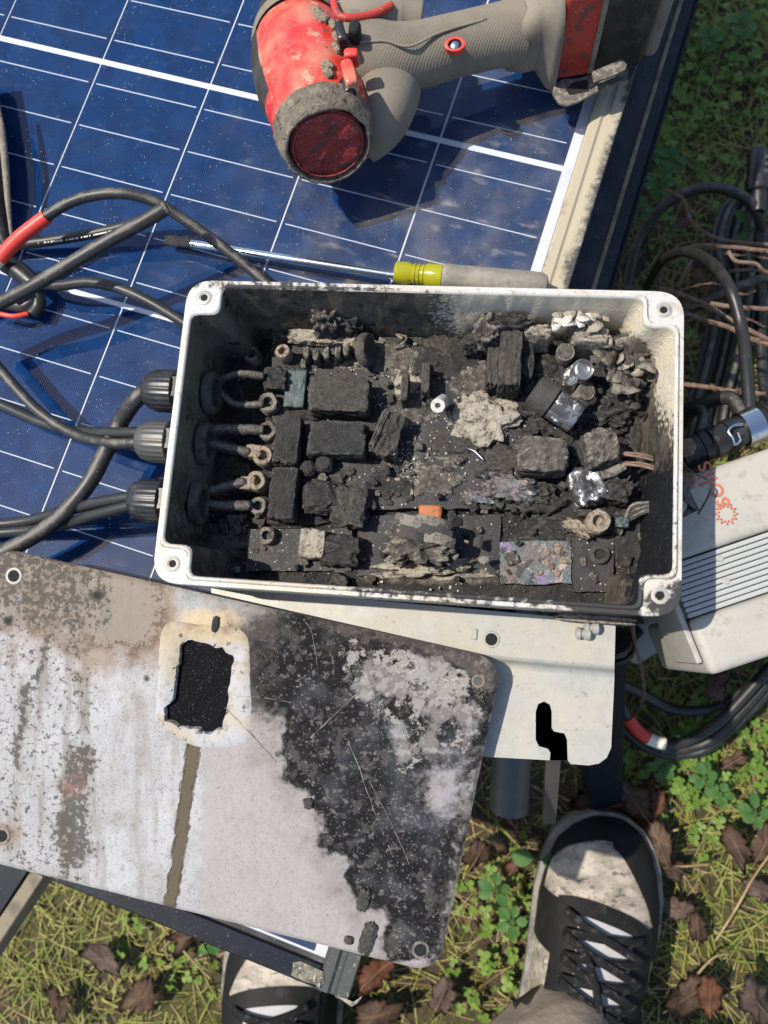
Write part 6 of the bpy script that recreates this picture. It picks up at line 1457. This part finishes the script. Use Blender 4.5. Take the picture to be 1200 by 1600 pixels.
blades('dry_grass', 'dry straw coloured grass lying on the ground', 14000, 'straw', .02, .08, .0013, (.8, 1.25), lambda x, y: .35 + .6 * ss(-.1, .4, NZ.noise(V(x * 6, y * 6, 3.1))), 'dry grass')
blades('moss', 'yellow green moss tufts between the grass', 60000, 'moss', .006, .018, .0024, (.2, 1.1), lambda x, y: ss(-.15, .3, NZ.noise(V(x * 4, y * 4, 11.3))), 'moss')
# long single straws
for i, pts in enumerate((((1118, 1470, .02), (1150, 1420, .03), (1178, 1370, .03), (1215, 1320, .03)), ((905, 1335, .03), (1000, 1310, .0), (1060, 1296, .02)), ((1060, 1560, .02), (1110, 1500, .02), (1140, 1490, .01)), ((250, 1445, .02), (300, 1500, .02), (330, 1530, .02)), ((960, 1320, .02), (1040, 1352, .02), (1110, 1350, .02)))):
    bm = BM(); a_tube(bm, [at(*p) for p in pts], .0011, 6, 6); tag(put('straw_stalk', bm, M['straw'], None, 'full'), ('dry stalk slanting up the lower right of the grass', 'dry stalk pointing at the shoe toe', 'dry stalk in the bottom right corner', 'dry stalk lying under the panel edge', 'dry stalk right of the shoe toe')[i], 'stalk', 'dry stalks')
# fallen leaves
def dry_leaf(px, py, z, size, rot, kind, label, lobed=True, curl=.5):
    c = at(px, py, z); bm = BM(); s = size; n = 56; seed = px * .37 + py * .11
    F = Matrix.Rotation(rot, 3, 'Z') @ Matrix.Rotation(.35 * math.sin(seed), 3, 'X') @ Matrix.Rotation(.3 * math.cos(seed * 1.3), 3, 'Y')
    def hgt(x, y): return curl * (.35 * x * x / s - .25 * abs(y) * 1.0) + .16 * s * fbm((x / s * 2.4, y / s * 2.4, seed), 1)
    rings = []
    for q in (0, .35, .7, 1):
        ring = []
        for i in range(n if q else 1):
            t = 2 * math.pi * i / n; r = .5 * s * (1 + .18 * math.cos(2 * t)) * (.70 + ((.15 * abs(math.cos(2.5 * t + .8 * math.sin(seed) + .5 * math.sin(t + seed))) ** .7) if lobed else .06 * math.sin(3 * t)) + .34 * fbm((math.cos(t) * 1.5, math.sin(t) * 1.5, seed), 1.5) + .05 * fbm((math.cos(t) * 6, math.sin(t) * 6, seed), 1)) * q
            x, y = r * math.cos(t), r * math.sin(t) * .78; ring.append(bm.verts.new(c + F @ V(x, y, hgt(x, y))))
        rings.append(ring)
    for i in range(n): bm.faces.new((rings[0][0], rings[1][i], rings[1][(i + 1) % n]))
    for a, b in zip(rings[1:], rings[2:]):
        for i in range(n): bm.faces.new((a[i], b[i], b[(i + 1) % n], a[(i + 1) % n]))
    bmesh.ops.solidify(bm, geom=bm.faces[:], thickness=.0005)
    t = thing('fallen_leaf', label, 'leaf', c, 'fallen leaves'); put('blade', bm, M['leaf%d' % kind], t, 'full')
    bm = BM(); a_tube(bm, [c + F @ V(-.48 * s, 0, hgt(.48 * s, 0) + .0008), c + F @ V(0, 0, hgt(0, 0) + .0010), c + F @ V(.35 * s, 0, hgt(.35 * s, 0) + .0008)], .0004, 6, 5); put('midrib', bm, M['leaf1'], t, 'full')
LV = [(955, 1258, .014, .075, .3, 0, 'large brown curled leaf just above the shoe toe'), (1012, 1262, .014, .055, 1.2, 2, 'dark reddish leaf right of the large curled leaf'), (1030, 1315, .03, .050, 1.9, 1, 'tan leaf with midrib right of the shoe toe'),
      (1045, 1350, .02, .040, 2.6, 0, 'brown leaf below the tan leaf beside the shoe'), (812, 1345, .03, .034, .8, 2, 'orange leaf beside the broad green leaf left of the shoe'), (778, 1318, .03, .026, 2.2, 1, 'small pale leaf on the dry grass below the lid'),
      (745, 1335, .02, .040, 1.1, 0, 'dark brown leaf close to the lid edge'), (1146, 1190, .035, .030, .4, 1, 'small tan leaf on the clover at the right'), (1150, 1320, .03, .042, 2.0, 0, 'brown leaf at right above the dry stalk'), (1190, 1320, .03, .045, .9, 1, 'orange brown leaf at the right edge'),
      (1185, 1390, .02, .034, 2.8, 3, 'grey brown leaf at the right edge under the stalk'), (1075, 1560, .03, .055, .5, 0, 'brown leaf low between the shoe and the right corner'), (1110, 1555, .035, .040, 1.5, 2, 'reddish leaf overlapping the brown leaf at lower right'), (1185, 1570, .04, .060, 2.3, 3, 'large grey brown leaf in the bottom right corner'),
      (1060, 1420, .015, .038, .2, 3, 'faded leaf right of the laces'), (1090, 1450, .015, .030, 1.6, 0, 'small brown leaf among straw right of the shoe'), (1120, 1072, .06, .036, 1.2, 3, 'grey leaf below the inverter corner'), (985, 1245, .03, .060, 2.2, 0, 'brown leaf under the rail behind the shoe'),
      (590, 1520, .03, .045, .7, 2, 'red brown leaf beside the panel corner'), (300, 1460, .02, .05, .5, 0, 'brown leaf under the panel edge at lower left'), (420, 1580, .02, .05, 1.4, 0, 'brown leaf near the hidden shoe'), (160, 1500, .02, .05, 2.4, 3, 'grey leaf in the shade at lower left'), (220, 1560, .02, .055, .9, 1, 'tan leaf at the bottom left'), (90, 1570, .02, .045, 1.8, 0, 'dark leaf at the bottom left corner'), (590, 1585, .02, .05, .2, 0, 'brown leaf at the bottom below the panel corner'), (690, 1560, .015, .04, 1.1, 3, 'grey leaf between the two shoes'),
      (1070, 345, .02, .03, .6, 3, 'pale grey leaf under the cable arch'), (1100, 440, .02, .034, 1.9, 1, 'tan leaf between the coiled cables'), (1000, 400, .01, .036, .9, 0, 'brown leaf beside the panel frame under the cables')]
for i, q in enumerate(LV): dry_leaf(*q, lobed=i % 3 != 2)
# broad green weeds, one thing each
def weed(px, py, z, nl, l, w, label):
    c = at(px, py, z); t = thing('weed_plant', label, 'weed', V(c.x, c.y, 0), 'broad leaved weeds'); r0 = random.Random(int(px))
    for k in range(nl):
        a = 6.28 * k / nl + r0.uniform(-.3, .3); d = V(math.cos(a), math.sin(a), r0.uniform(-.05, .35)).normalized(); up = (V(0, 0, 1) - d * d.z).normalized(); L = l * r0.uniform(.75, 1.2)
        bm = BM(); flat_leaf(bm, c + d * l * .25, d, L, w * r0.uniform(.8, 1.15), up, .25, .12); bmesh.ops.subdivide_edges(bm, edges=bm.edges[:], cuts=1, use_grid_fill=True, smooth=.3); put('leaf', bm, M['weed'], t, 'full')
        bm = BM(); a_tube(bm, [V(c.x, c.y, c.z - .02), c, c + d * l * .28], .0008, 5, 3); put('stalk', bm, M['weed'], t, 'full')
for q in ((840, 1342, .035, 2, .017, .017, 'broad green weed touching the orange leaf left of the shoe'), (775, 1390, .03, 5, .013, .011, 'green weed with oval leaves between the lid and the shoe'), (800, 1440, .02, 5, .014, .010, 'lower green weed beside the shoe\'s left side'), (1110, 60, .03, 5, .013, .011, 'green weed in the top right grass'), (1160, 40, .03, 5, .014, .011, 'green weed nearest the top right corner'),
          (1050, 250, .03, 6, .013, .011, 'green weed right of the panel frame'), (1030, 290, .03, 6, .013, .011, 'green weed beside the cable arch'), (1000, 330, .025, 5, .013, .011, 'green weed closest to the panel frame'), (1170, 355, .05, 3, .020, .011, 'pointed green leaf plant among the cables at the right'), (1100, 1215, .03, 6, .011, .010, 'green weed in the clover at the right'), (1180, 1270, .03, 5, .013, .011, 'green weed at the right edge above the leaves'), (1060, 1160, .02, 6, .011, .010, 'green weed under the lower coil'), (330, 1470, .02, 5, .013, .011, 'green weed under the panel edge at lower left'), (1125, 1240, .02, 6, .010, .009, 'small green weed left of the right edge'), (1035, 1200, .02, 6, .010, .009, 'small green weed below the white sleeve')):
    weed(*q)
